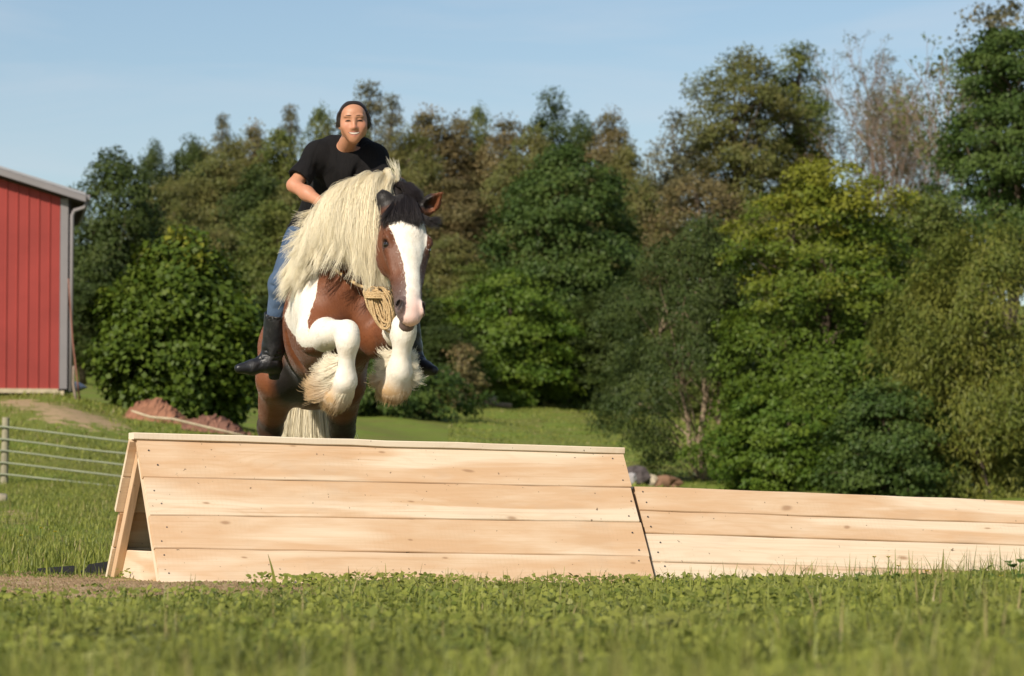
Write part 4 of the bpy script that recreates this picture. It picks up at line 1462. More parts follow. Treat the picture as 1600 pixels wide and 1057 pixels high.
def coat_white(v):
    a, s, n = head_coords(v)
    hw = np.interp(a, [.14, .19, .24, .30, .36, .43, .57, .64, .70], [.07, .093, .090, .078, .058, .041, .037, .042, .046])
    s0 = np.interp(a, [.15, .30, .45, .7], [-.004, .004, .006, .010])
    w = np.clip((hw - np.abs(s - s0)) / .02 + .5, -1, 2)
    w = np.where((a > .05) & (a < .80) & (n > -.02) & (np.abs(s) < .2) & (v[:, 1] < 16.5), np.minimum(w, (a - .165) / .015 + .5), -1)
    # white band down the right shoulder, at the left of the picture
    rows = [(400, 484, 500), (440, 468, 501), (470, 452, 498), (490, 440, 491), (510, 448, 487), (530, 464, 492), (548, 478, 503)]
    zs_ = [A3(480, r_[0], 16.75)[2] for r_ in rows][::-1]
    xl_ = np.interp(v[:, 2], zs_, [A3(r_[1], r_[0], 16.75)[0] for r_ in rows][::-1])
    xr_ = np.interp(v[:, 2], zs_, [A3(r_[2], r_[0], 16.75)[0] for r_ in rows][::-1])
    b_ = np.minimum(np.minimum((v[:, 0] - xl_), (xr_ - v[:, 0])) / .02 + .5, (v[:, 2] - zs_[0]) / .02 + .5)
    w = np.maximum(w, np.where((v[:, 1] < 17.15) & (v[:, 2] < zs_[-1] + .1), b_, -1))
    # the folded foreleg: white from above the knee, with a ragged upper edge; white stocking on the other
    d1, t1 = dseg(v, EL_R, KN_R)
    w = np.maximum(w, np.where(d1 < .14, np.clip((t1 - .22) / .05 - (v[:, 2] - EL_R[2] - .02) * 4, -1, 2), -1))
    d2, t2 = dseg(v, KN_R, HO_R)
    w = np.maximum(w, np.where((d2 < .17) & (v[:, 2] < FE_R[2] + .12), 2, np.where(d2 < .10, 2, -1)))
    d3, t3 = dseg(v, EL_L, KN_L)
    w = np.maximum(w, np.where(d3 < .11, np.clip((t3 - .62) / .05, -1, 2), -1))
    d4, t4 = dseg(v, KN_L, HO_L)
    w = np.maximum(w, np.where((d4 < .17) & (v[:, 2] < FE_L[2] + .12) & (v[:, 1] < 16.6), 2, np.where(d4 < .10, 2, -1)))
    for hk, ft, ho in ((HK_R, HF_R, HH_R), (HK_L, HF_L, HH_L)):
        d5, t5 = dseg(v, hk * .5 + ft * .5, ho)
        w = np.maximum(w, np.where(d5 < .1, 2, -1))
    return w

def coat_black_shade(v):  # black markings, together with shade painted into the coat
    a, s, n = head_coords(v)
    b = np.where((v[:, 1] < 16.7) & (a < .17) & (a > -.2) & (np.abs(s) < .3) & (n > -.2), np.clip((.13 - a) / .05, 0, 1), 0)
    inside = np.where((s > .10) & (a < .12) & (a > -.1), np.clip((s - .10) / .03, 0, 1) * np.clip((.075 - np.abs(s - .15)) / .04, 0, 1), 0)
    b = b * (1 - .9 * inside * (s < .165))
    b = np.maximum(b, np.where((v[:, 1] < 16.5) & (a > .1) & (a < .62) & (np.abs(s) < .16) & (n > -.16), .22 + .30 * np.clip((s - .05) / .05, 0, 1), 0))  # darker brown face; the extra on the right cheek is painted shade
    d, t = dseg(v, HK_L + np.array([0, 0, .25]), HF_L)
    b = np.maximum(b, np.clip((.24 - d) / .08, 0, 1) * .9)  # black lower leg; the darkening above the hock is painted shade
    d, t = dseg(v, HK_R, HF_R)
    b = np.maximum(b, np.clip((.17 - d) / .05, 0, 1) * np.clip((t + .1) / .1, 0, 1) * .8)
    nl = np.minimum(np.linalg.norm(v - H(.642, .064, .034), axis=1), np.linalg.norm(v - H(.642, -.064, .034), axis=1))
    b = np.maximum(b, np.clip((.034 - nl) / .010, 0, 1) * .9)
    for s_ in (-1, 1):
        b = np.maximum(b, np.clip((.040 - np.linalg.norm(v - H(.302, s_ * .0965, .008), axis=1)) / .014, 0, 1) * .85)
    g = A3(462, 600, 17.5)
    b = np.maximum(b, np.clip((.16 - np.linalg.norm((v - g) * np.array([1, .35, .9]), axis=1)) / .06, 0, 1))  # shade between the hind thighs, painted into the coat
    return b

def coat_pink(v):
    a, s, n = head_coords(v)
    leg = (np.minimum(dseg(v, EL_L, KN_L)[0], dseg(v, KN_L, HO_L)[0]) < .085) | (v[:, 2] < HO_L[2] + .18)
    return np.where((np.abs(s) < .15) & ~leg & (v[:, 1] < 16.3), np.clip((a - .55) / .10, 0, 1), 0) * np.where(a < .80, 1, 0)

def coat_grey(v):
    a, s, n = head_coords(v)
    leg = (np.minimum(dseg(v, EL_L, KN_L)[0], dseg(v, KN_L, HO_L)[0]) < .085) | (v[:, 2] < HO_L[2] + .18)
    g = np.where((np.abs(s) < .15) & (a < .80) & ~leg & (v[:, 1] < 16.3), np.clip((a - .46) / .14, 0, 1), 0)
    return g

def coat_mud(v):
    m = np.zeros(len(v))
    for fe, ho in ((FE_R, HO_R), (FE_L, HO_L)):
        d, t = dseg(v, fe, ho)
        m = np.maximum(m, np.where((d < .17) & (v[:, 2] < fe[2] + .05) & (v[:, 1] < 16.7), np.clip(t * 1.25, 0, 1), 0))
    return m

def coat_material():
    t = NT('horse_coat')
    co = t.coord('Object')
    nz = t.noise(co, 26.0, 4.0, .7)
    nl = t.noise(co, 3.2, 3.0, .5)
    bay = t.mix(t.ramp(nl, .3, .7), (.115, .036, .014), (.180, .060, .023))
    bay = t.mix(t.ramp(t.noise(co, 9.0, 4.0, .6), .45, .75, 0, .35), bay, (.25, .095, .038))
    gw = t.mix(t.attr('grey'), bay, (.13, .088, .078))
    gw = t.mix(t.attr('black'), gw, (.014, .011, .010))  # carries the black markings and the painted shade
    w = t.math('ADD', t.attr('white'), t.math('MULTIPLY', t.math('SUBTRACT', nz, .5), 1.1))
    white = t.mix(t.ramp(t.noise(co, 13.0, 5.0, .65), .38, .72), (.78, .74, .66), (.68, .60, .48))
    white = t.mix(t.attr('pink'), white, (.72, .50, .43))
    white = t.mix(t.math('MULTIPLY', t.attr('mud'), t.ramp(nz, .1, .5)), white, (.50, .33, .17))
    c = t.mix(t.math('MULTIPLY', t.ramp(w, .42, .58), t.math('SUBTRACT', 1.0, t.ramp(t.attr('black'), .6, .8), clamp=True)), gw, white)
    hairs = t.noise(t.coord('Object', (110, 110, 26)), 1.0, 2.0)
    t.principled(c, .52, .30, t.bump(t.math('ADD', t.math('ADD', t.math('MULTIPLY', hairs, .5), t.math('MULTIPLY', nz, .3)), t.math('MULTIPLY', t.noise(co, 7.0, 3.0, .55), 2.6)), .45, .006), Sheen_Weight=.12, Sheen_Roughness=.4)
    return t.m

HF_ = horse_field()
field_obj('body', HF_, coat_material(), horse, 2, {'white': coat_white, 'black': coat_black_shade, 'pink': coat_pink, 'grey': coat_grey, 'mud': coat_mud})
del HF_

def coat_fur(n, seed):
    """short lying hair all over the coat"""
    rng = np.random.default_rng(seed)
    me = [c for c in horse.children if c.name.startswith('body')][0].data
    co = np.empty(len(me.vertices) * 3, dtype=np.float32); me.vertices.foreach_get('co', co)
    no = np.empty(len(me.vertices) * 3, dtype=np.float32); me.vertices.foreach_get('normal', no)
    co = co.reshape(-1, 3) + np.array(horse.location); no = no.reshape(-1, 3)
    front = np.nonzero(no[:, 1] < .35)[0]
    k = rng.choice(front, n)
    p = co[k] + rng.normal(0, .003, (n, 3)); nn = no[k]
    p = p - nn * ((p - co[k]) * nn).sum(1, keepdims=True) - nn * .0015
    flow = np.array([0, .45, -1.0]) + rng.normal(0, .22, (n, 3))
    flow = unit(flow - nn * (flow * nn).sum(1, keepdims=True))
    L = rng.uniform(.006, .011, (n, 1))
    P = np.stack([p, p + flow * L * .5 + nn * L * .16, p + flow * L + nn * L * .17], 1)
    w = np.clip(coat_white(co[k]) + rng.normal(0, .40, n), 0, 1) > .5
    b_ = coat_black_shade(co[k]); g_ = coat_grey(co[k]); pk = coat_pink(co[k]); md = coat_mud(co[k])
    bay = np.array([.158, .052, .020]) * rng.uniform(.85, 1.2, (n, 1))
    col = bay * (1 - g_[:, None]) + np.array([.13, .09, .08]) * g_[:, None]
    col = col * (1 - b_[:, None]) + np.array([.014, .011, .010]) * b_[:, None]
    wc = np.array([.80, .76, .68]) * rng.uniform(.88, 1.05, (n, 1))
    wc = wc * (1 - pk[:, None]) + np.array([.74, .53, .46]) * pk[:, None]
    wc = wc * (1 - md[:, None] * .9) + np.array([.50, .33, .17]) * md[:, None] * .9
    col = np.where((w & (b_ < .5))[:, None], wc, col)
    keep = ~((pk > .3) & (rng.uniform(0, 1, n) < .8))
    P, col = P[keep], col[keep]
    t = NT('coat_hair')
    cc = t.new('Attribute', attribute_name='hue').outputs['Color']
    pb = t.principled((.1, .1, .1), .5, .3)
    t.link(cc, pb.inputs['Base Color'])
    o = hair('fur', P, .0008, .0003, t.m, horse)
    a = o.data.attributes.new('hue', 'FLOAT_COLOR', 'CURVE')
    a.data.foreach_set('color', np.concatenate([col, np.ones((len(col), 1))], 1).astype(np.float32).ravel())

# eyes
EYE = NT('horse_eye'); EYE.principled((.010, .006, .005), .06, .7); EYE = EYE.m
for s_ in (-1, 1):
    b = Build()
    n, m = 14, 9
    c = H(.302, s_ * .0965, .008)
    vs = [c + .0225 * np.array([math.sin(math.pi * i / (m - 1)) * math.cos(2 * math.pi * j / n), math.sin(math.pi * i / (m - 1)) * math.sin(2 * math.pi * j / n), math.cos(math.pi * i / (m - 1))]) for i in range(m) for j in range(n)]
    b.poly([Vector(q) - Vector(horse.location) for q in vs], [(i * n + j, i * n + (j + 1) % n, (i + 1) * n + (j + 1) % n, (i + 1) * n + j)[::-1] for i in range(m - 1) for j in range(n)])
    b.build('eye', EYE, horse, smooth=True)

# hooves
HOOF = plain('brown_hoof', (.20, .125, .070), .6, .3, .25, 14.0, .3, 60)
def hoof(c, dirv, r, L):
    d = unit(np.array(dirv, float)[None])[0]
    b = Build()
    pts = [Vector(c - d * L * .45), Vector(c - d * L * .1), Vector(c + d * L * .45), Vector(c + d * L * .55)]
    b.tube([p - Vector(horse.location) for p in pts], [r * .84, r * .9, r * 1.12, r * 1.05], 18)
    b.build('hoof', HOOF, horse, smooth=True, bevel=.004)
hoof(HO_R + (HO_R - FE_R) * .30, HO_R - FE_R, .060, .085)
hoof(HO_L + (HO_L - FE_L) * .30, HO_L - FE_L, .062, .085)
for ho in (HH_R, HH_L):
    hoof(ho + np.array([0, -.02, -.012]), (0, -.25, -1), .068, .085)

coat_fur(130000, 77)

# mane
CREAM = hair_material('cream_hair', (.92, .79, .52), (.96, .87, .65), .4, .28)
BLACKH = hair_material('black_hair', (.014, .012, .013), (.03, .025, .025), .35, .3)
root_k = [(0, (614, 281, 16.46)), (.18, (600, 279, 16.56)), (.4, (572, 289, 16.72)), (.62, (548, 303, 16.86)), (.82, (530, 322, 16.97)), (1, (518, 352, 17.03))]
c1_k = [(0, (600, 290, 16.32)), (.18, (575, 274, 16.40)), (.4, (540, 282, 16.50)), (.62, (517, 300, 16.62)), (.82, (500, 325, 16.72)), (1, (490, 350, 16.85))]
c2_k = [(0, (592, 372, 16.22)), (.18, (562, 338, 16.24)), (.4, (527, 338, 16.36)), (.62, (507, 346, 16.46)), (.82, (496, 364, 16.58)), (1, (490, 382, 16.72))]
end_k = [(0, (608, 446, 16.28)), (.10, (598, 444, 16.27)), (.2, (576, 426, 16.27)), (.32, (548, 398, 16.31)), (.45, (516, 390, 16.42)), (.6, (494, 396, 16.48)), (.75, (478, 416, 16.55)), (.88, (464, 440, 16.62)), (1, (460, 432, 16.70))]
def mane(n_locks, per, seed, spread, lift, lenj):
    """locks of hair: each lock is loose in the middle and draws together to a point"""
    rng = np.random.default_rng(seed)
    tl = np.sort(rng.uniform(0, 1, n_locks))
    lock = np.repeat(np.arange(n_locks), per)
    n = len(lock)
    rk, k1, k2, ke = (along(kn, tl) for kn in (root_k, c1_k, c2_k, end_k))
    k1 = k1 + rng.normal(0, .016, k1.shape) + np.array([0, -1, .7]) * rng.uniform(0, lift, (n_locks, 1))
    k2 = k2 + rng.normal(0, .030, k2.shape) * np.array([1, .6, 1]) + np.array([0, -1, 0]) * rng.uniform(-.01, lift, (n_locks, 1))
    ke = ke + rng.normal(0, .026, ke.shape) * np.array([1, .5, 1])
    ke = k2 + (ke - k2) * np.clip(1 + rng.normal(0, lenj, (n_locks, 1)), .6, np.where(tl < .26, .98, 1.12)[:, None])
    ts = np.clip(tl[lock] + rng.normal(0, .022, n), 0, 1)
    r = along(root_k, ts) + rng.normal(0, .010, (n, 3))
    off = rng.normal(0, 1, (n, 3))
    a = k1[lock] + off * .020
    c = k2[lock] + off * np.array([.024, .012, .020]) + rng.normal(0, .006, (n, 3))
    e = ke[lock] + off * spread + rng.normal(0, .006, (n, 3)) + np.array([-.012, -.02, .01]) * rng.uniform(0, 1, (n_locks, 1))[lock]
    sh = np.clip(1 + rng.normal(0, .09, (n, 1)), .6, 1.2)
    e = c + (e - c) * sh
    P = bez(r, a, c, e, 20)
    s = np.linspace(0, 1, 20)[None, :, None]
    ph = rng.uniform(0, 6.28, n_locks)[lock][:, None, None]
    fr = rng.uniform(5, 11, n_locks)[lock][:, None, None]
    P += (np.sin(s * fr + ph) * np.array([.017, .008, .012])) * s + rng.normal(0, .0012, P.shape) * s
    return P
MP = np.concatenate([mane(130, 220, 1, .0085, .065, .15), mane(40, 30, 2, .026, .13, .25)])
_lt = RNG.uniform(0, 1, 170)
hair('mane', MP, .00075, .0003, CREAM, horse, tone=np.clip(np.concatenate([np.repeat(_lt[:130], 220), np.repeat(_lt[130:], 30)]) * .9 + RNG.normal(0, .12, len(MP)), 0, 1))
# wild strands at the top of the crest
def strands(specs, n, seed, spread, r0, r1, name, mat, m=14, wob=.006):
    rng = np.random.default_rng(seed)
    L = []
    for pts in specs:
        p = [A3(*q) for q in pts]
        q = [np.repeat(x[None], n, 0) + rng.normal(0, sp, (n, 3)) for x, sp in zip(p, (spread * .5, spread, spread * 1.3, spread * 1.8))]
        L.append(bez(*q, m))
    P = np.concatenate(L)
    s = np.linspace(0, 1, m)[None, :, None]
    P += np.sin(s * 8 + rng.uniform(0, 6.28, (len(P), 1, 1))) * wob * s
    return hair(name, P, r0, r1, mat, horse)
strands([((612, 284, 16.45), (622, 290, 16.40), (626, 278, 16.38), (614, 255, 16.40)),
         ((600, 280, 16.5), (598, 262, 16.45), (612, 262, 16.40), (607, 284, 16.38)),
         ((590, 284, 16.55), (575, 262, 16.5), (566, 272, 16.45), (556, 290, 16.42)),
         ((604, 280, 16.5), (612, 268, 16.42), (604, 300, 16.36), (612, 318, 16.30)),
         ((520, 340, 16.95), (490, 336, 16.8), (478, 346, 16.75), (462, 352, 16.72)),
         ((516, 352, 16.98), (480, 372, 16.75), (462, 400, 16.66), (442, 432, 16.66)),
         ((500, 370, 16.9), (472, 400, 16.70), (458, 440, 16.64), (440, 470, 16.66)),
         ((530, 322, 16.95), (500, 322, 16.78), (484, 336, 16.70), (466, 338, 16.66)),
         ((524, 332, 16.96), (488, 344, 16.76), (470, 366, 16.68), (450, 372, 16.66)),
         ((540, 312, 16.90), (508, 318, 16.70), (486, 352, 16.56), (460, 384, 16.54)),
         ((548, 304, 16.86), (516, 316, 16.60), (492, 366, 16.46), (464, 412, 16.46)),
         ((560, 296, 16.78), (530, 318, 16.48), (512, 376, 16.34), (486, 428, 16.38)),
         ((572, 289, 16.72), (544, 318, 16.42), (528, 376, 16.28), (504, 422, 16.32)),
         ((584, 284, 16.64), (560, 322, 16.36), (545, 380, 16.24), (522, 424, 16.28)),
         ((596, 280, 16.56), (574, 326, 16.30), (566, 388, 16.20), (548, 434, 16.26)),
         ((508, 356, 17.0), (480, 362, 16.80), (462, 376, 16.72), (444, 392, 16.70))], 46, 5, .010, .0011, .0004, 'mane', CREAM)
# black hair: tuft behind the poll and the forelock over the forehead
bl = []
rngb = np.random.default_rng(9)
for i in range(44):
    u = rngb.uniform(-.62, .60)
    j = rngb.uniform(-5, 5)
    bl.append(((632 + 14 * u, 303 + 4 * abs(u), 16.30), (634 + 24 * u, 305 + 8 * abs(u), 16.20), (630 + 38 * u + j, 330 + 6 * abs(u), 16.11), (628 + 42 * u + 2 * j, 352 + rngb.uniform(-9, 5) - 5 * abs(u), 16.13)))
for i in range(26):
    u = rngb.uniform(-1, 1)
    bl.append(((626 + 8 * u, 300, 16.42), (622 + 12 * u, 283 + 5 * rngb.uniform(-1, 1), 16.40), (636 + 10 * u, 284 + rngb.uniform(-5, 5), 16.33), (650 + 8 * u, 312 + rngb.uniform(-10, 12), 16.25)))
for i in range(7):
    bl.append(((652, 330, 16.2), (662, 340, 16.14), (670, 347 + rngb.uniform(-3, 3), 16.14), (676 + rngb.uniform(-3, 10), 345 + rngb.uniform(-4, 8), 16.16)))
strands(bl, 70, 6, .006, .0011, .0004, 'forelock', BLACKH)

# feathers on the forelegs
FEATH = hair_material('leg_feather', (.88, .82, .68), (.90, .81, .62), .45, .22, dirt=(.50, .31, .14))
def feather(kn, fe, ho, n, seed, outs, L, foot):
    """long hair on the back and outer side of the cannon, curling away; short hair lies down over the foot"""
    rng = np.random.default_rng(seed)
    ax = unit((ho - fe)[None])[0]
    lat = np.array([1.0, 0, 0]); bk = unit(np.cross(ax, lat)[None])[0]
    if bk[1] < 0: bk = -bk
    side = np.where(rng.uniform(0, 1, n) < .5, outs[0], outs[-1])
    ph = side * (1.15 + rng.normal(0, .40, n))
    nl = 28
    lt, lp, lll = np.linspace(.62, 1.46, nl), rng.normal(0, .30, nl), rng.uniform(.65, 1.3, nl)
    kx = rng.integers(0, nl, n)
    t = lt[kx] + rng.normal(0, .035, n)
    ph = side * (1.15 + lp[kx] + rng.normal(0, .16, n))
    dirv = bk[None] * np.cos(ph)[:, None] + lat[None] * np.sin(ph)[:, None]
    cen = np.where((t < 1)[:, None], kn + (fe - kn) * t[:, None], fe + (ho - fe) * ((t - 1) * 2)[:, None])
    rad = np.interp(t, [.2, .8, 1.0, 1.5], [.046, .046, .050, .066])
    r = cen + dirv * rad[:, None]
    wv = np.sin(kx * 2.3 + side)
    ll = (L * lll[kx] * rng.uniform(.7, 1.1, n) * np.interp(t, [.25, .8, 1.2], [.5, 1, 1]))[:, None]
    c1 = r + dirv * ll * .30 + ax * ll * .25
    c2 = r + dirv * ll * (.62 + .12 * wv[:, None]) + ax * ll * .62
    e = r + dirv * ll * (.95 + .20 * wv[:, None]) + ax * ll * (.72 + .10 * rng.normal(0, 1, (n, 1))) + np.array([0, 0, .45]) * ll * (.5 + .5 * np.sin(kx * 1.3))[:, None]
    A_ = bez(r, c1, c2, e, 12)
    # the short coat of the foot
    m = int(n * 2.0)
    ph = rng.uniform(-np.pi, np.pi, m)
    t = rng.uniform(.75, 1.5, m)
    dirv = bk[None] * np.cos(ph)[:, None] + lat[None] * np.sin(ph)[:, None]
    cen = np.where((t < 1)[:, None], kn + (fe - kn) * t[:, None], fe + (ho - fe) * ((t - 1) * 2)[:, None])
    rad = np.interp(t, [.7, 1.0, 1.25, 1.5], [.046, .050, foot * .80, foot * .92])
    r = cen + dirv * rad[:, None]
    end = ho + (ho - fe) * .12 + ax * foot * .62
    tgt = end[None] + dirv * foot * (.62 + .1 * rng.normal(0, 1, (m, 1))) + rng.normal(0, .006, (m, 3))
    mid = (r + tgt) / 2 + dirv * foot * .20
    B_ = bez(r, r * .6 + mid * .4 + dirv * .006, mid, r + (tgt - r) * rng.uniform(.55, 1.12, (m, 1)) + dirv * foot * .22 * rng.uniform(0, 1, (m, 1)) ** 2, 12)
    P = np.concatenate([A_, B_])
    P += rng.normal(0, .0012, P.shape) * np.linspace(0, 1, 12)[None, :, None]
    q = (P - fe) @ ax / np.linalg.norm(ho - fe)
    return P, np.clip((q - .40) * .85, 0, .92)
for kn, fe, ho, sd, outs, foot, L in ((KN_R, FE_R, HO_R, 21, (-1, -1), .080, .090), (KN_L, FE_L, HO_L, 22, (-1, 1), .088, .075)):
    P1, d1 = feather(kn, fe, ho, 2600, sd, outs, L, foot)
    hair('leg_feather', P1, .0011, .0004, FEATH, horse, dirt=d1)
for hk, ft, ho, sd in ((HK_R, HF_R, HH_R, 31), (HK_L, HF_L, HH_L, 32)):
    P1, d1 = feather(hk * .4 + ft * .6, ft, ho + np.array([0, 0, .05]), 700, sd, (-1, 1), .09, .085)
    P1[..., 2] = np.maximum(P1[..., 2], gz(-1.1, 18.0) + .02)
    hair('leg_feather', P1, .002, .0008, FEATH, horse, dirt=d1)

# tail between the hind legs
rngt = np.random.default_rng(12)
n = 2600
u = rngt.uniform(-1, 1, n)
dock = A3(484, 470, 18.28)
r = dock + rngt.normal(0, .02, (n, 3))
c1 = A3(484, 520, 18.42) + np.stack([u * .05, rngt.normal(0, .02, n), rngt.normal(0, .03, n)], 1)
c2 = A3(483, 600, 18.38) + np.stack([u * .15, rngt.normal(0, .03, n), rngt.normal(0, .04, n)], 1)
e = A3(482, 760, 18.36) + np.stack([u * .25 + rngt.normal(0, .02, n), rngt.normal(0, .05, n), rngt.uniform(-.16, .25, n)], 1)
hair('tail', bez(r, c1, c2, e, 16), .0015, .0006, CREAM, horse)

# ------------------------------------------------------------------ neck rope and coil
def rope_material():
    t = NT('tan_rope')
    co = t.coord('Object')
    f = t.noise(co, 160, 3, .6)
    c = t.mix(t.ramp(f, .3, .7), (.34, .22, .10), (.62, .46, .26))
    t.principled(c, .85, .15, t.bump(f, .8, .004))
    return t.m
ROPE = rope_material()
ro = A3(590, 445, 16.4)
rope = thing('rope', 'tan neck rope with its long coil hanging beside the cheek of the horse', 'rope', tuple(ro))
b = Build()
b.tube([Vector(A3(*q) - ro) for q in ((507, 402, 16.62), (522, 420, 16.54), (540, 434, 16.47), (560, 446, 16.42), (580, 453, 16.36), (600, 450, 16.33), (610, 444, 16.34), (622, 430, 16.42))], .0085, 8)
b.build('neck_loop', ROPE, rope, smooth=True)
rngr = np.random.default_rng(4)
for i in range(11):
    q = i / 10
    cx_, w_ = 572 + 34 * q, 14 + 6 * math.sin(q * 3)
    top = 452 + 4 * math.sin(i * 1.7)
    bot = 522 - 16 * abs(q - .75) - rngr.uniform(0, 16)
    dd = 16.27 - .05 * math.sin(math.pi * q)
    pts = []
    for k in range(25):
        th = 2 * math.pi * k / 24
        yy_ = (top + bot) / 2 - (bot - top) / 2 * math.cos(th)
        f_ = (1 - math.cos(th)) / 2
        xx_ = cx_ + 20 * f_ * (1.05 - q * .75) + w_ * math.sin(th) * .62
        pts.append(Vector(A3(xx_ + rngr.normal(0, .5), yy_, dd - .012 * math.sin(th) + rngr.normal(0, .004)) - ro))
    b = Build(); b.tube(pts, .0062, 6, cap=False); b.build('coil_turn', ROPE, rope, smooth=True)
# strands wrapped about the coil's throat, braided surface
b = Build()
pts = []
for k in range(64):
    th = 2 * math.pi * k / 16
    pts.append(Vector(A3(590 + 19 * math.cos(th), 456 + k * .16, 16.24 + .030 * math.sin(th)) - ro))
b.tube(pts, .0055, 6); b.build('coil_wrap', ROPE, rope, smooth=True)
BEAD = plain('dark_bead', (.05, .03, .025), .3, .5)
b = Build()
for px, py, r in ((536, 431, .009), (540, 434, .012), (545, 437, .009)):
    c = Vector(A3(px, py, 16.44) - ro)
    n_, m_ = 8, 6
    b.poly([c + r * Vector((math.sin(math.pi * i / (m_ - 1)) * math.cos(2 * math.pi * j / n_), math.sin(math.pi * i / (m_ - 1)) * math.sin(2 * math.pi * j / n_), math.cos(math.pi * i / (m_ - 1)))) for i in range(m_) for j in range(n_)],
           [(i * n_ + j, (i + 1) * n_ + j, (i + 1) * n_ + (j + 1) % n_, i * n_ + (j + 1) % n_) for i in range(m_ - 1) for j in range(n_)])
b.build('bead', BEAD, rope, smooth=True)

# ------------------------------------------------------------------ rider
rb = A3(490, 392, 17.3)
rider = thing('person', 'person in black t-shirt, blue jeans and black boots riding the horse bareback, grinning', 'person', tuple(rb))
# head frame
RC = A3(552.5, 190, 16.80)
rF = unit(np.array([.07, -1.0, -.16])[None])[0]
rS = unit((np.array([1.0, .07, 0.03]) - rF * (np.array([1.0, .07, 0.03]) @ rF))[None])[0]
rU = np.cross(rS, rF)
if rU[2] < 0: rU = -rU
RS = .97
def R(s, f, u): return RC + (rS * s + rF * f + rU * u) * RS
RAX = [rS, rF, rU]
NECK = A3(547, 228, 16.92)
SHR, SHL = A3(496, 242, 17.0), A3(586, 247, 17.0)
ELR, ELL = A3(459, 290, 16.90), A3(603, 300, 16.86)
WRR, WRL = A3(510, 322, 16.72), A3(572, 330, 16.70)
HAR, HAL = A3(522, 331, 16.66), A3(560, 336, 16.66)
PEL = A3(492, 378, 17.36)
HIR, HIL = A3(468, 383, 17.30), A3(517, 385, 17.30)
KNR, KNL = A3(440, 445, 17.00), A3(628, 462, 17.02)
ANR, ANL = A3(425, 562, 17.12), A3(645, 562, 17.10)

def rider_body():
    f = Field(axis_pts(-1.40, -.40, .008, (-.945, -.72), .0036), axis_pts(16.45, 17.65, .009, (16.64, 16.95), .0040), axis_pts(1.05, 2.55, .009, (2.20, 2.47), .0036))
    f.seg(PEL, A3(510, 325, 17.22), .100, .085, k=.06, flat=((0, 1, 0), .75))
    f.seg(A3(510, 325, 17.22), A3(533, 262, 17.06), .085, .105, k=.06, flat=((0, 1, 0), .75))
    f.seg(SHR, SHL, .054, .054, k=.06)
    f.seg(A3(535, 240, 17.02), R(0, -.02, -.055), .050, .044, k=.03)
    for a, b, c, d in ((SHR, ELR, WRR, HAR), (SHL, ELL, WRL, HAL)):
        f.seg(a, b, .043, .036, k=.03)
        f.seg(b, b * .6 + c * .4, .036, .036, k=.02)
        f.seg(b * .6 + c * .4, c, .036, .024, k=.03)
        hd = unit((d - c)[None])[0]
        side = unit(np.cross(hd, np.array([0, 0, 1.0]))[None])[0]
        f.seg(c, d, .026, .030, k=.02, flat=(np.cross(hd, side), .62))
        for i, (o_, l_) in enumerate(((-.030, .055), (-.010, .065), (.010, .062), (.028, .050))):      # curled fingers
            k0 = d + side * o_ + hd * .018
            k1 = k0 + hd * l_ * .5 + np.array([0, -.012, -.012])
            k2 = k1 + np.array([0, -.004, -.030]) - hd * .012
            f.seg(k0, k1, .0100, .0092, k=.006); f.seg(k1, k2, .0092, .0080, k=.004)
        f.seg(c + hd * .02 + side * -.026, c + hd * .05 + side * -.052 + np.array([0, -.01, -.01]), .0115, .010, k=.010)
        f.seg(c + hd * .05 + side * -.052 + np.array([0, -.01, -.01]), c + hd * .078 + side * -.046 + np.array([0, -.02, -.02]), .010, .0085, k=.006)
    for h_, kn, an in ((HIR, KNR, ANR), (HIL, KNL, ANL)):
        f.seg(h_, kn, .082, .055, k=.05)
        f.seg(kn, an, .052, .036, k=.03)
    # head
    f.ell(R(0, -.022, .024), (.077, .094, .084), RAX, k=.02)
    f.ell(R(0, .016, -.014), (.069, .072, .078), RAX, k=.025)
    f.seg(R(-.042, .014, -.060), R(0, .060, -.090), .020, .019, k=.03)
    f.seg(R(.042, .014, -.060), R(0, .060, -.090), .020, .019, k=.03)
    f.ell(R(0, .070, -.092), (.022, .017, .016), RAX, k=.025)
    f.ell(R(0, .055, .048), (.050, .032, .036), RAX, k=.03)
    for s_ in (-1, 1):
        f.ell(R(s_ * .043, .062, -.026), (.023, .020, .021), RAX, k=.03)       # cheeks raised by the grin
        f.ell(R(s_ * .031, .082, .031), (.022, .010, .008), RAX, k=.014)       # brow
        f.ell(R(s_ * .031, .103, .012), (.017, .014, .012), RAX, k=.014, op='cut')
        f.ell(R(s_ * .0305, .073, .012), (.0155, .014, .0130), RAX, k=.006)    # lid over the eye
        f.ell(R(s_ * .076, -.008, -.012), (.010, .022, .032), RAX, k=.010)     # ear
    f.seg(R(0, .084, .022), R(0, .1035, -.026), .0080, .0098, k=.016)
    f.ell(R(0, .1055, -.028), (.0100, .010, .0085), RAX, k=.010)
    for s_ in (-1, 1):
        f.ell(R(s_ * .0120, .096, -.032), (.0070, .010, .0070), RAX, k=.007)
    f.ell(R(0, .070, -.058), (.042, .022, .028), RAX, k=.03)
    f.seg(R(-.024, .083, -.0495), R(0, .0930, -.0520), .0036, .0042, k=.007)
    f.seg(R(.024, .083, -.0495), R(0, .0930, -.0520), .0036, .0042, k=.007)
    f.seg(R(-.020, .083, -.0690), R(0, .0920, -.0730), .0040, .0052, k=.007)
    f.seg(R(.020, .083, -.0690), R(0, .0920, -.0730), .0040, .0052, k=.007)
    return f

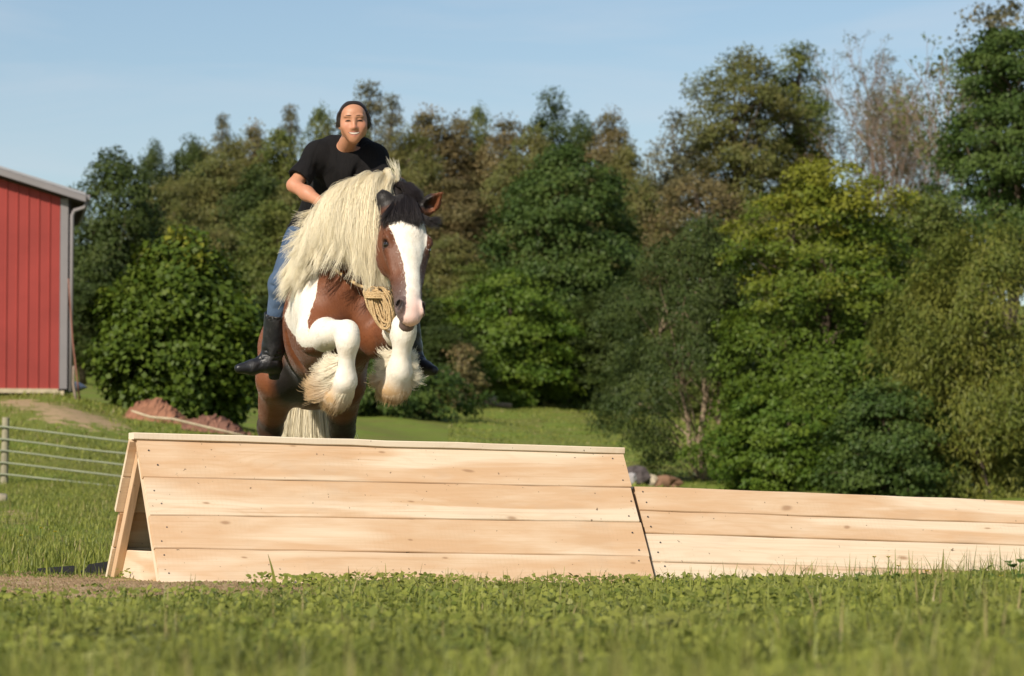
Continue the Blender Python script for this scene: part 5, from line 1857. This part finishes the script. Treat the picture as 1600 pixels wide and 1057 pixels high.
def rc(v):
    q = (v - RC) / RS
    return q @ rS, q @ rF, q @ rU
def skin_lip(v):
    s, f_, u = rc(v)
    d = np.minimum.reduce([dseg(v, R(-.025, .086, -.0495), R(0, .0965, -.0520))[0], dseg(v, R(.025, .086, -.0495), R(0, .0965, -.0520))[0],
                           dseg(v, R(-.022, .086, -.0685), R(0, .096, -.0735))[0], dseg(v, R(.022, .086, -.0685), R(0, .096, -.0735))[0]])
    return np.clip((.0085 - d) / .003, 0, 1)
def skin_red(v):
    s, f_, u = rc(v)
    w = np.exp(-(((np.abs(s) - .042) / .022) ** 2 + ((u + .022) / .026) ** 2)) * (f_ > 0)
    w = np.maximum(w, np.exp(-((s / .016) ** 2 + ((u + .024) / .014) ** 2)) * (f_ > .08))
    w = np.maximum(w, .7 * np.exp(-(dseg(v, ELR, (ELR + WRR) / 2)[0] / .06) ** 2))
    return w
t = NT('skin')
co = t.coord('Object')
f_ = t.noise(co, 45, 4, .6)
c = t.mix(t.ramp(f_, .3, .7), (.43, .205, .118), (.49, .24, .145))
c = t.mix(t.math('MULTIPLY', t.attr('flush'), .6), c, (.49, .20, .125))
c = t.mix(t.math('MULTIPLY', t.attr('lip'), .85), c, (.46, .17, .13))
t.principled(c, .48, .35, t.bump(t.noise(co, 180, 2), .12, .002), Subsurface_Weight=.10, Subsurface_Radius=(.01, .004, .002), Subsurface_Scale=.5)
SKIN = t.m
rbody = field_obj('body', rider_body(), SKIN, rider, 1, {'lip': skin_lip, 'flush': skin_red})
_co = np.empty(len(rbody.data.vertices) * 3, dtype=np.float32)
rbody.data.vertices.foreach_get('co', _co)
_co = _co.reshape(-1, 3) + np.array(rider.location)
_s, _f, _u = rc(_co)
_near = (_f > .02) & (np.abs(_s) < .1) & (np.abs(_u) < .13)
_s, _f, _u = _s[_near], _f[_near], _u[_near]
def face_at(s, u, off):
    d = (_s - s) ** 2 + (_u - u) ** 2
    k = np.argsort(d)[:6]
    return R(s, float(_f[k].mean()) + off, u)

def small(name, mat, fn):
    b = Build(); fn(b)
    o = b.build(name, mat, rider, smooth=True)
    return o
RL = Vector(rider.location)
TEETH = plain('teeth', (.64, .56, .48), .25, .5, .03)
LASH = plain('dark_lash', (.03, .018, .014), .7)
BROW = plain('brown_brow', (.055, .03, .02), .8)
def arc(b, half, hgt, off, lift, n=16):
    rows = []
    for i in range(n + 1):
        q = i / n * 2 - 1
        uc = -.0610 + lift * q * q
        hh = hgt * (1 - abs(q) ** 2.6) + .0004
        rows.append((face_at(half * q, uc - hh, off), face_at(half * q, uc, off + .0012 * (1 - q * q)), face_at(half * q, uc + hh * .9, off)))
    b.poly([Vector(p) - RL for r in rows for p in r], [(i * 3 + j, (i + 1) * 3 + j, (i + 1) * 3 + j + 1, i * 3 + j + 1)[::-1] for i in range(n) for j in range(2)])
MOUTH = plain('mouth_inside', (.19, .055, .045), .6)
small('mouth', MOUTH, lambda b: arc(b, .0330, .0074, .0006, .0060))
small('teeth', TEETH, lambda b: arc(b, .0285, .0044, .0016, .0048))
for s_ in (-1, 1):
    def lash(b):
        b.tube([Vector(face_at(s_ * (.031 + .0155 * q), .0085 - .0040 * q * q, .0008)) - RL for q in np.linspace(-1, 1, 9)], [.0010, .0020, .0028, .0033, .0035, .0034, .0030, .0024, .0012], 6)
    small('eyelash', LASH, lash)
    def brow(b):
        b.tube([Vector(face_at(s_ * (.032 + .019 * q), .0325 + .004 * (1 - q * q) - .001 * q, .0002)) - RL for q in np.linspace(-1, 1, 9)], [.0011, .0018, .0022, .0023, .0021, .0018, .0015, .0012, .0007], 6)
    small('eyebrow', BROW, brow)

# hair pulled back from the face
DHAIR = hair_material('dark_brown_hair', (.022, .014, .011), (.05, .032, .022), .3, .3)
f = Field(axis_pts(-.98, -.68, .005), axis_pts(16.60, 17.05, .005), axis_pts(2.18, 2.50, .005))
f.ell(R(0, -.026, .020), (.0815, .102, .0925), RAX, k=.02)
f.ell(R(-.076, -.016, .000), (.013, .034, .036), RAX, k=.03)
f.ell(R(.076, -.016, -.006), (.014, .034, .038), RAX, k=.03)
f.ell(R(0, .112, -.022), (.079, .088, .098), RAX, k=.006, op='cut')
f.ell(R(0, -.125, .01), (.045, .04, .045), RAX, k=.02)
CAPM = NT('hair_cap'); _n = CAPM.noise(CAPM.coord('Object', (40, 40, 40)), 3, 3)
CAPM.principled((.022, .015, .012), .5, .35, CAPM.bump(_n, .5, .004)); CAPM = CAPM.m
field_obj('hair', f, CAPM, rider, 1)
rngh = np.random.default_rng(14)
n = 3200
ph = rngh.uniform(-1.75, 1.75, n)
def skull(s_, u_, off):
    k = 1 - (s_ / .0785) ** 2 - ((u_ - .022) / .0865) ** 2
    return R(s_, -.024 + .098 * math.sqrt(max(k, .0)) + off, u_)
r, c1, c2 = [], [], []
for a_ in ph:
    j = 1 + rngh.normal(0, .05)
    s0, u0 = .069 * math.sin(a_) * j, .002 + .076 * math.cos(a_) * j
    r.append(skull(s0, u0, -.002))
    c1.append(R(.083 * math.sin(a_), .050 * abs(math.cos(a_)) + .005, .022 + .0935 * math.cos(a_ * .92)))
    c2.append(R(.083 * math.sin(a_), -.075, .026 + .088 * math.cos(a_ * .85)))
r, c1, c2 = np.array(r), np.array(c1) + rngh.normal(0, .003, (n, 3)), np.array(c2) + rngh.normal(0, .004, (n, 3))
e = np.repeat(R(0, -.13, .01)[None], n, 0) + rngh.normal(0, .015, (n, 3))
P0 = bez(r, c1, c2, e, 12)
m_ = 90
sg = np.where(rngh.uniform(0, 1, m_) < .5, -1, 1)
r = np.stack([R(.070 * s_, .02, .045) for s_ in sg]) + rngh.normal(0, .006, (m_, 3))
c1 = np.stack([R(.082 * s_, .02, .02) for s_ in sg]) + rngh.normal(0, .006, (m_, 3))
c2 = np.stack([R(.086 * s_, .0, -.02) for s_ in sg]) + rngh.normal(0, .009, (m_, 3))
e = np.stack([R(.088 * s_, -.02, -.030) for s_ in sg]) + rngh.normal(0, .010, (m_, 3))
hair('hair_strand', np.concatenate([P0, bez(r, c1, c2, e, 12)]), .0012, .0006, DHAIR, rider)

# clothes
def cloth(name, col, col2, scale, weave, fold, rough=.9):
    t = NT(name)
    co = t.coord('Object')
    a = t.noise(co, scale, 4, .6)
    c = t.mix(t.ramp(a, .3, .7), col, col2)
    fo = t.noise(t.coord('Object', (1, 1, .45)), 9.0, 3, .5, 1.2)
    we = t.noise(co, weave, 2, .5)
    t.principled(c, rough, .15, t.bump(t.math('ADD', t.math('MULTIPLY', fo, fold), t.math('MULTIPLY', we, .04)), 1.0, .02), Sheen_Weight=.02)
    return t.m
SHIRT = cloth('black_cotton', (.006, .0055, .006), (.011, .010, .0105), 5, 320, 1.0)
DENIM = cloth('blue_denim', (.042, .070, .120), (.085, .125, .195), 7, 420, .7)
LEATHER = NT('black_leather'); _c = LEATHER.coord('Object'); _n = LEATHER.noise(_c, 11, 5, .6, .8)
LEATHER.principled(LEATHER.mix(LEATHER.ramp(_n, .52, .72), (.012, .012, .014), (.045, .043, .045)), LEATHER.ramp(_n, .3, .7, .28, .55), .5, LEATHER.bump(_n, .8, .012))
LEATHER = LEATHER.m

f = Field(axis_pts(-1.40, -.45, .0075), axis_pts(16.6, 17.7, .009), axis_pts(1.45, 2.42, .0075))
f.seg(A3(487, 372, 17.38), A3(510, 322, 17.24), .145, .118, k=.06, flat=((0, 1, 0), .8))
f.seg(A3(510, 322, 17.24), A3(532, 270, 17.08), .118, .136, k=.06, flat=((0, 1, 0), .78))
f.seg(A3(505, 250, 17.02), A3(575, 253, 17.02), .088, .088, k=.06, flat=((0, 1, 0), .85))
f.seg(SHR, SHL, .062, .062, k=.05)
f.seg(A3(520, 226, 17.04), A3(566, 229, 17.04), .050, .050, k=.06)
f.seg(A3(548, 268, 16.98), A3(540, 300, 17.06), .085, .075, k=.07)
for sh, el in ((SHR, ELR), (SHL, ELL)):
    f.seg(sh, sh * .30 + el * .70, .061, .059, k=.05)
    f.seg(sh * .30 + el * .70, sh * .16 + el * .84, .060, .066, k=.03)
    ud = unit((el - sh)[None])[0]
    f.seg(el + ud * .055, el + ud * .25, .12, .12, k=.004, op='cut')
# hang of the hem and a few drag folds
for a, b, r in (((498, 270, 16.90), (512, 330, 17.02), .008), ((495, 262, 16.92), (530, 345, 17.06), .009), ((590, 262, 16.93), (548, 330, 16.98), .009), ((560, 262, 16.90), (520, 322, 17.02), .008), ((500, 300, 16.95), (530, 310, 17.0), .008)):
    f.seg(A3(*a), A3(*b), r, r * .7, k=.03, op='cut')
f.ell(A3(549, 219, 16.92), (.076, .10, .060), k=.012, op='cut')
field_obj('shirt', f, SHIRT, rider, 2)

f = Field(axis_pts(-1.42, -.40, .0085), axis_pts(16.6, 17.75, .010), axis_pts(1.0, 1.95, .0085))
f.seg(A3(487, 375, 17.38), A3(497, 360, 17.36), .145, .14, k=.05, flat=((0, 1, 0), .85))
for h_, kn, an in ((HIR, KNR, ANR), (HIL, KNL, ANL)):
    f.seg(h_, kn, .096, .066, k=.05)
    f.seg(kn, kn * .45 + an * .55, .064, .058, k=.03)
    f.ell(kn + np.array([0, -.01, .0]), (.062, .066, .075), k=.03)
for a, b, r in (((452, 452, 16.92), (424, 446, 16.95), .006), ((456, 462, 16.94), (426, 470, 16.96), .006), ((452, 476, 16.96), (430, 484, 16.98), .005), ((480, 392, 17.2), (456, 398, 17.2), .008)):
    f.seg(A3(*a), A3(*b), r, r, k=.018, op='cut')
field_obj('jeans', f, DENIM, rider, 2)

def boot(kn, an, toe_dir, seed):
    c0 = kn * .60 + an * .40
    lo, hi = np.minimum(c0, an) - .38, np.maximum(c0, an) + .38
    f = Field(axis_pts(lo[0], hi[0], .0065), axis_pts(lo[1], hi[1], .007), axis_pts(lo[2], hi[2], .0065))
    ax = unit((an - c0)[None])[0]
    td = unit(np.array(toe_dir, float)[None])[0]
    f.seg(c0, an - ax * .06, .072, .062, k=.02)
    f.seg(an - ax * .07, an + ax * .015, .058, .050, k=.02)
    heel = an + ax * .045 - td * .025
    ball = an + td * .11 + ax * .040
    toe = an + td * .185 + ax * .043
    f.seg(heel, an + td * .03 + ax * .02, .040, .046, k=.03)
    f.seg(an + td * .03 + ax * .015, ball, .046, .036, k=.03)
    f.seg(ball, toe, .042, .026, k=.02)
    f.seg(heel + ax * .038, heel + ax * .052, .032, .030, k=.008)
    f.cut(heel + ax * .066, ax)
    # creases at the ankle
    for q in (-.05, -.025, .0):
        f.seg(an + ax * q + np.array([-.06, -.05, 0]), an + ax * (q + .012) + np.array([.06, -.05, 0]), .004, .004, k=.012, op='cut')
    # open top around the jeans
    f.seg(c0 - ax * .10, c0 + ax * .004, .066, .064, k=.004, op='cut')
    f.cut(c0 - ax * .006, -ax)
    return field_obj('boot', f, LEATHER, rider, 1)
boot(KNR, ANR, (-.86, -.45, -.06), 1)
boot(KNL, ANL, (.55, -.75, -.12), 2)

# ------------------------------------------------------------------ grass
def lawn():
    # in front of and around the jumps
    x, y = scatter(125000, 4.6, 16.6, -.27, .27)
    pt = patchy(x, y)
    bare = bare_mask(x, y)
    keep = RNG.uniform(0, 1, len(x)) > np.clip((bare - .2) * 2.0, 0, .84) * np.clip(.25 + 1.3 * patchy(x + 2, y, 3.6), 0, 1.1)
    # not inside the jumps
    x, y, pt, bare = x[keep], y[keep], pt[keep], bare[keep]
    n = len(x)
    near = np.clip((11.5 - y) / 5, 0, 1)
    right = np.clip((x / y - .06) / .08, 0, 1) * np.clip((15 - y) / 2.5, 0, 1) * np.clip((y - 10) / 1.5, 0, 1)
    clump = np.clip(.5 + .9 * (patchy(x, y, 2.7) - .5) + .5 * (patchy(x + 5, y, 6.0) - .5), 0, 1)
    h = RNG.uniform(.018, .055, n) * (.45 + 1.15 * pt * .5 + 1.0 * clump * (.3 + near)) * (1 - .6 * np.clip(bare * 2, 0, 1)) * (1 + .35 * near + .9 * right)
    blades('grass', x, y, h, RNG.uniform(.004, .0095, n), np.clip(RNG.normal(.34, .20, n) + .30 * clump * RNG.uniform(0, 1, n), 0, 1), 1.35, seg=3)
    # taller stray blades and stems
    x, y = scatter(2600, 4.8, 15.6, -.19, .19)
    keep = bare_mask(x, y) < .25
    x, y = x[keep], y[keep]
    n = len(x)
    right = np.clip((x / y - .04) / .10, 0, 1)
    blades('grass', x, y, RNG.uniform(.06, .125, n) * (1 + .5 * right), RNG.uniform(.004, .009, n), np.clip(RNG.normal(.55, .25, n), 0, 1), .5, seg=3)
    # taller tufts close to the camera, out of focus
    k = 330
    cx_, cy_ = scatter(k, 2.7, 5.6, -.20, .20)
    per = RNG.integers(8, 26, k)
    x, y = np.repeat(cx_, per), np.repeat(cy_, per)
    x, y = x + RNG.normal(0, .035, len(x)), y + RNG.normal(0, .035, len(x))
    tuft = np.repeat(RNG.uniform(.7, 1.25, k), per)
    hh = (.335 - .0470 * y) * tuft * RNG.uniform(.6, 1.12, len(x))
    blades('grass', x, y, np.clip(hh, .04, .26), RNG.uniform(.004, .010, len(x)), np.clip(np.repeat(RNG.uniform(.30, .85, k), per) + RNG.normal(0, .15, len(x)), 0, 1), .45, seg=4)
    k = 260
    cx_, cy_ = scatter(k, 1.8, 3.2, -.21, .21)
    per = RNG.integers(6, 18, k)
    x, y = np.repeat(cx_, per), np.repeat(cy_, per)
    x, y = x + RNG.normal(0, .025, len(x)), y + RNG.normal(0, .025, len(x))
    hh = (.315 - .0440 * y) * np.repeat(RNG.uniform(.75, 1.12, k), per) * RNG.uniform(.6, 1.1, len(x))
    blades('grass', x, y, np.clip(hh, .04, .27), RNG.uniform(.004, .009, len(x)), np.clip(np.repeat(RNG.uniform(.35, .9, k), per) + RNG.normal(0, .12, len(x)), 0, 1), .5, seg=4)
    # rough grass between the jump and the fence, and up the bank
    x, y = scatter(56000, 16.2, 50, -.20, -.085)
    keep = RNG.uniform(0, 1, len(x)) > bare_mask(x, y) * 1.3
    x, y = x[keep], y[keep]
    n = len(x)
    h = RNG.uniform(.025, .09, n) * (.45 + .9 * patchy(x, y, .5))
    blades('grass', x, y, h, RNG.uniform(.006, .014, n), np.clip(RNG.normal(.45, .25, n), 0, 1), .6)
    x, y = scatter(22000, 16.4, 60, -.085, .16)
    n = len(x)
    blades('grass', x, y, RNG.uniform(.03, .09, n), RNG.uniform(.008, .018, n), np.clip(RNG.normal(.45, .25, n), 0, 1), .6)
    x, y = scatter(26000, 50, 82, -.19, -.06)
    keep = RNG.uniform(0, 1, len(x)) > bare_mask(x, y) * 1.5
    x, y = x[keep], y[keep]
    n = len(x)
    blades('grass', x, y, RNG.uniform(.04, .11, n), RNG.uniform(.015, .035, n), np.clip(RNG.normal(.45, .22, n), 0, 1), .7)
    # the far meadow
    x, y = scatter(14000, 80, 168, -.02, .075)
    n = len(x)
    blades('grass', x, y, RNG.uniform(.04, .12, n), RNG.uniform(.03, .07, n), np.clip(RNG.normal(.5, .2, n), 0, 1), .8)
lawn()

# clover and small broad weeds in the lawn
def weeds(n, y0, y1, u0, u1, r, name):
    x, y = scatter(n, y0, y1, u0, u1)
    keep = (bare_mask(x, y) < .5) & (patchy(x + 3, y, 1.4) > .35)
    x, y = x[keep], y[keep]
    k = 5
    x, y = np.repeat(x, k) + RNG.normal(0, .025, len(x) * k), np.repeat(y, k) + RNG.normal(0, .025, len(y) * k)
    n = len(x)
    z = ground_z(x, y) + RNG.uniform(.012, .055, n)
    nn = unit(np.stack([RNG.normal(0, .6, n), RNG.normal(-.5, .6, n), np.ones(n)], 1))
    t_ = unit(np.cross(nn, RNG.normal(0, 1, (n, 3))))
    b_ = np.cross(nn, t_)
    L = r * RNG.uniform(.6, 1.4, n)
    p = np.stack([x, y, z], 1)
    sh = np.array([[0, -1], [.62, -.3], [.62, .45], [0, 1], [-.62, .45], [-.62, -.3]])
    v = p[:, None, :] + (b_[:, None, :] * sh[None, :, 0:1] + t_[:, None, :] * sh[None, :, 1:2]) * L[:, None, None]
    me = np_mesh(name, v.reshape(-1, 3), np.arange(n * 6).reshape(n, 6))
    set_attr(me, 'tone', np.repeat(np.clip(np.repeat(RNG.normal(.45, .25, n // k), k) + RNG.normal(0, .1, n), 0, .8), 6))
    return tag(link_mesh(name, me, BLADE_MAT), kind='stuff')
weeds(6200, 6.5, 16.0, -.25, .25, .012, 'clover')
weeds(1500, 3.4, 8.8, -.20, .20, .019, 'broad_weeds')
weeds(900, 10.5, 14.5, .05, .18, .016, 'clover')

# bits of soil and dry stalks on the worn ground
x, y = scatter(14000, 12.5, 16.8, -.20, .06)
keep = RNG.uniform(0, 1, len(x)) < bare_mask(x, y) * 1.4
x, y = x[keep], y[keep]
n = len(x)
s = RNG.uniform(.004, .016, n)
z = ground_z(x, y)
tet = np.array([[1, 0, -.3], [-.6, .8, -.3], [-.6, -.8, -.3], [0, 0, .7]])
ang = RNG.uniform(0, 6.28, n)
ca, sa = np.cos(ang), np.sin(ang)
v = np.stack([np.stack([x + s * (ca * q[0] - sa * q[1]), y + s * (sa * q[0] + ca * q[1]), z + s * q[2]], 1) for q in tet], 1).reshape(-1, 3)
f = (np.arange(n)[:, None, None] * 4 + np.array([[0, 1, 3], [1, 2, 3], [2, 0, 3]])[None]).reshape(-1, 3)
SOIL = plain('dry_soil', (.27, .185, .105), .95, .1, .4, 20.0)
tag(link_mesh('soil_crumbs', np_mesh('soil_crumbs', v, f), SOIL), kind='stuff')

# one tall blade before the jump
def lone_blade(px, py0, py1, d, lean, label):
    p = at(px, py1, d)
    zb = gz(p.x, d)
    h = at(px, py0, d).z - zb
    b = Build()
    rows = []
    for i in range(7):
        q = i / 6
        w = .0075 * (1 - q ** 1.5) + .0006
        c = Vector((p.x + lean * q ** 1.6, d - .02 * q, zb + h * q))
        rows += [c + Vector((-w, 0, 0)), c + Vector((0, .003, 0)), c + Vector((w, 0, 0))]
    b.poly(rows, [(i * 3 + j, i * 3 + j + 1, (i + 1) * 3 + j + 1, (i + 1) * 3 + j) for i in range(6) for j in range(2)])
    o = b.build('grass_blade', BLADE_MAT, origin=(p.x, d, zb), smooth=True)
    set_attr(o.data, 'tone', np.full(len(o.data.vertices), .45))
    return tag(o, label, 'grass blade')
lone_blade(430, 866, 915, 13.6, -.03, 'single tall grass blade standing before the left half of the tall jump')
lone_blade(1472, 858, 910, 12.4, .004, 'single tall grass stem standing before the right part of the lower jump')

# yellow flowers in the grass
YEL = plain('yellow_petal', (.75, .55, .03), .6)
STEM = plain('flower_stem', (.08, .13, .03), .7)
def flower(px, py, d, label, group):
    p = at(px, py, d)
    zb = gz(p.x, d)
    top = max(p.z, zb + .05)
    root = thing('yellow_flower', label, 'flower', (p.x, d, zb), group)
    b = Build(); b.tube([(0, 0, -.01), (random.uniform(-.01, .01), 0, (top - zb) * .5), (0, 0, top - zb)], .0016 * d / 14, 4); b.build('stem', STEM, root)
    b = Build()
    r = .0095 * max(1, d / 15)
    for k in range(6):
        a = k * math.pi / 3
        c = Vector((math.cos(a) * r * .75, math.sin(a) * r * .75, top - zb + .003))
        b.poly([Vector((0, 0, top - zb)), c + Vector((-math.sin(a), math.cos(a), .35)) * r * .55, c * 1.0 + Vector((math.cos(a) * r * .6, math.sin(a) * r * .6, r * .5)), c + Vector((math.sin(a), -math.cos(a), .35)) * r * .55], [(0, 1, 2, 3)])
    b.build('petals', YEL, root)
for px, py, d, lab in ((1366, 872, 12.8, 'yellow flower highest above the grass before the lower jump, leftmost of them'),
                      (1388, 872, 12.9, 'yellow flower just right of the highest one before the lower jump'),
                      (1404, 886, 12.6, 'yellow flower low on the bottom board of the lower jump'),
                      (1448, 894, 12.4, 'yellow flower beside the tall grass stem before the lower jump'),
                      (1525, 917, 11.6, 'yellow flower lowest in the grass below the right end of the lower jump'),
                      (1565, 902, 11.8, 'yellow flower beside the large broad-leaved weed at the right edge')):
    flower(px, py, d, lab, 'yellow flowers before the lower jump')
for px, py, d, lab in ((64, 826, 22.0, 'yellow flower farthest back in the rough grass left of the tall jump'),
                      (86, 832, 21.5, 'yellow flower nearest the tall jump in the rough grass at the left'),
                      (33, 838, 21.0, 'yellow flower nearest the left edge in the rough grass')):
    flower(px, py, d, lab, 'yellow flowers left of the tall jump')

# broad-leaved weeds at the right
WEED = leaf_material('weed_leaf', [(.045, .085, .012), (.085, .135, .02), (.09, .14, .02)])
def broad_weed(px, d, hpx, n, leaf, label, seed):
    rng = np.random.default_rng(seed)
    p = at(px, 900, d)
    zb = gz(p.x, d)
    hh = hpx / FPX * d
    root = thing('broad_leaved_weed', label, 'plant', (p.x, d, zb))
    b = Build()
    for i in range(n):
        a = rng.uniform(0, 6.28)
        el = rng.uniform(.5, 1.35)
        tip = Vector((math.cos(a) * math.cos(el), math.sin(a) * math.cos(el), math.sin(el))) * hh * rng.uniform(.55, 1)
        b.tube([Vector((0, 0, -.01)), tip * .5 + Vector((0, 0, .01)), tip], .002, 4)
        L = leaf * rng.uniform(.7, 1.2)
        dirv = Vector((math.cos(a), math.sin(a), rng.uniform(-.5, .5))).normalized()
        sd_ = dirv.cross(Vector((0, 0, 1))).normalized()
        lf = Build()
        prof = [(0, .02), (.2, .30), (.45, .42), (.7, .30), (.9, .12), (1, .01)]
        vs = []
        for q, w in prof:
            c = tip + dirv * L * q + Vector((0, 0, .14 * L * math.sin(q * 3) - .2 * L * q * q))
            vs += [c - sd_ * w * L + Vector((0, 0, .08 * L * w)), c, c + sd_ * w * L + Vector((0, 0, .08 * L * w))]
        lf.poly(vs, [(k * 3 + j, k * 3 + j + 1, (k + 1) * 3 + j + 1, (k + 1) * 3 + j) for k in range(5) for j in range(2)])
        o = lf.build('leaf', WEED, root, smooth=True)
        set_attr(o.data, 'tone', np.full(len(o.data.vertices), rng.uniform(.1, .9)))
        set_attr(o.data, 'bough', np.full(len(o.data.vertices), .2))
    b.build('stems', STEM, root)['kind'] = 'stuff'
broad_weed(1588, 11.6, 58, 13, .050, 'broad-leaved weed at the right edge before the lower jump', 3)
broad_weed(1380, 12.3, 40, 14, .026, 'small leafy weed before the middle of the lower jump', 4)
broad_weed(1540, 12.0, 42, 13, .030, 'small leafy weed beside the large broad-leaved one', 5)
broad_weed(1335, 12.6, 34, 12, .020, 'low weed at the yellow flowers before the lower jump', 6)
broad_weed(1062, 14.0, 28, 12, .018, 'low weed at the gap between the two jumps', 7)
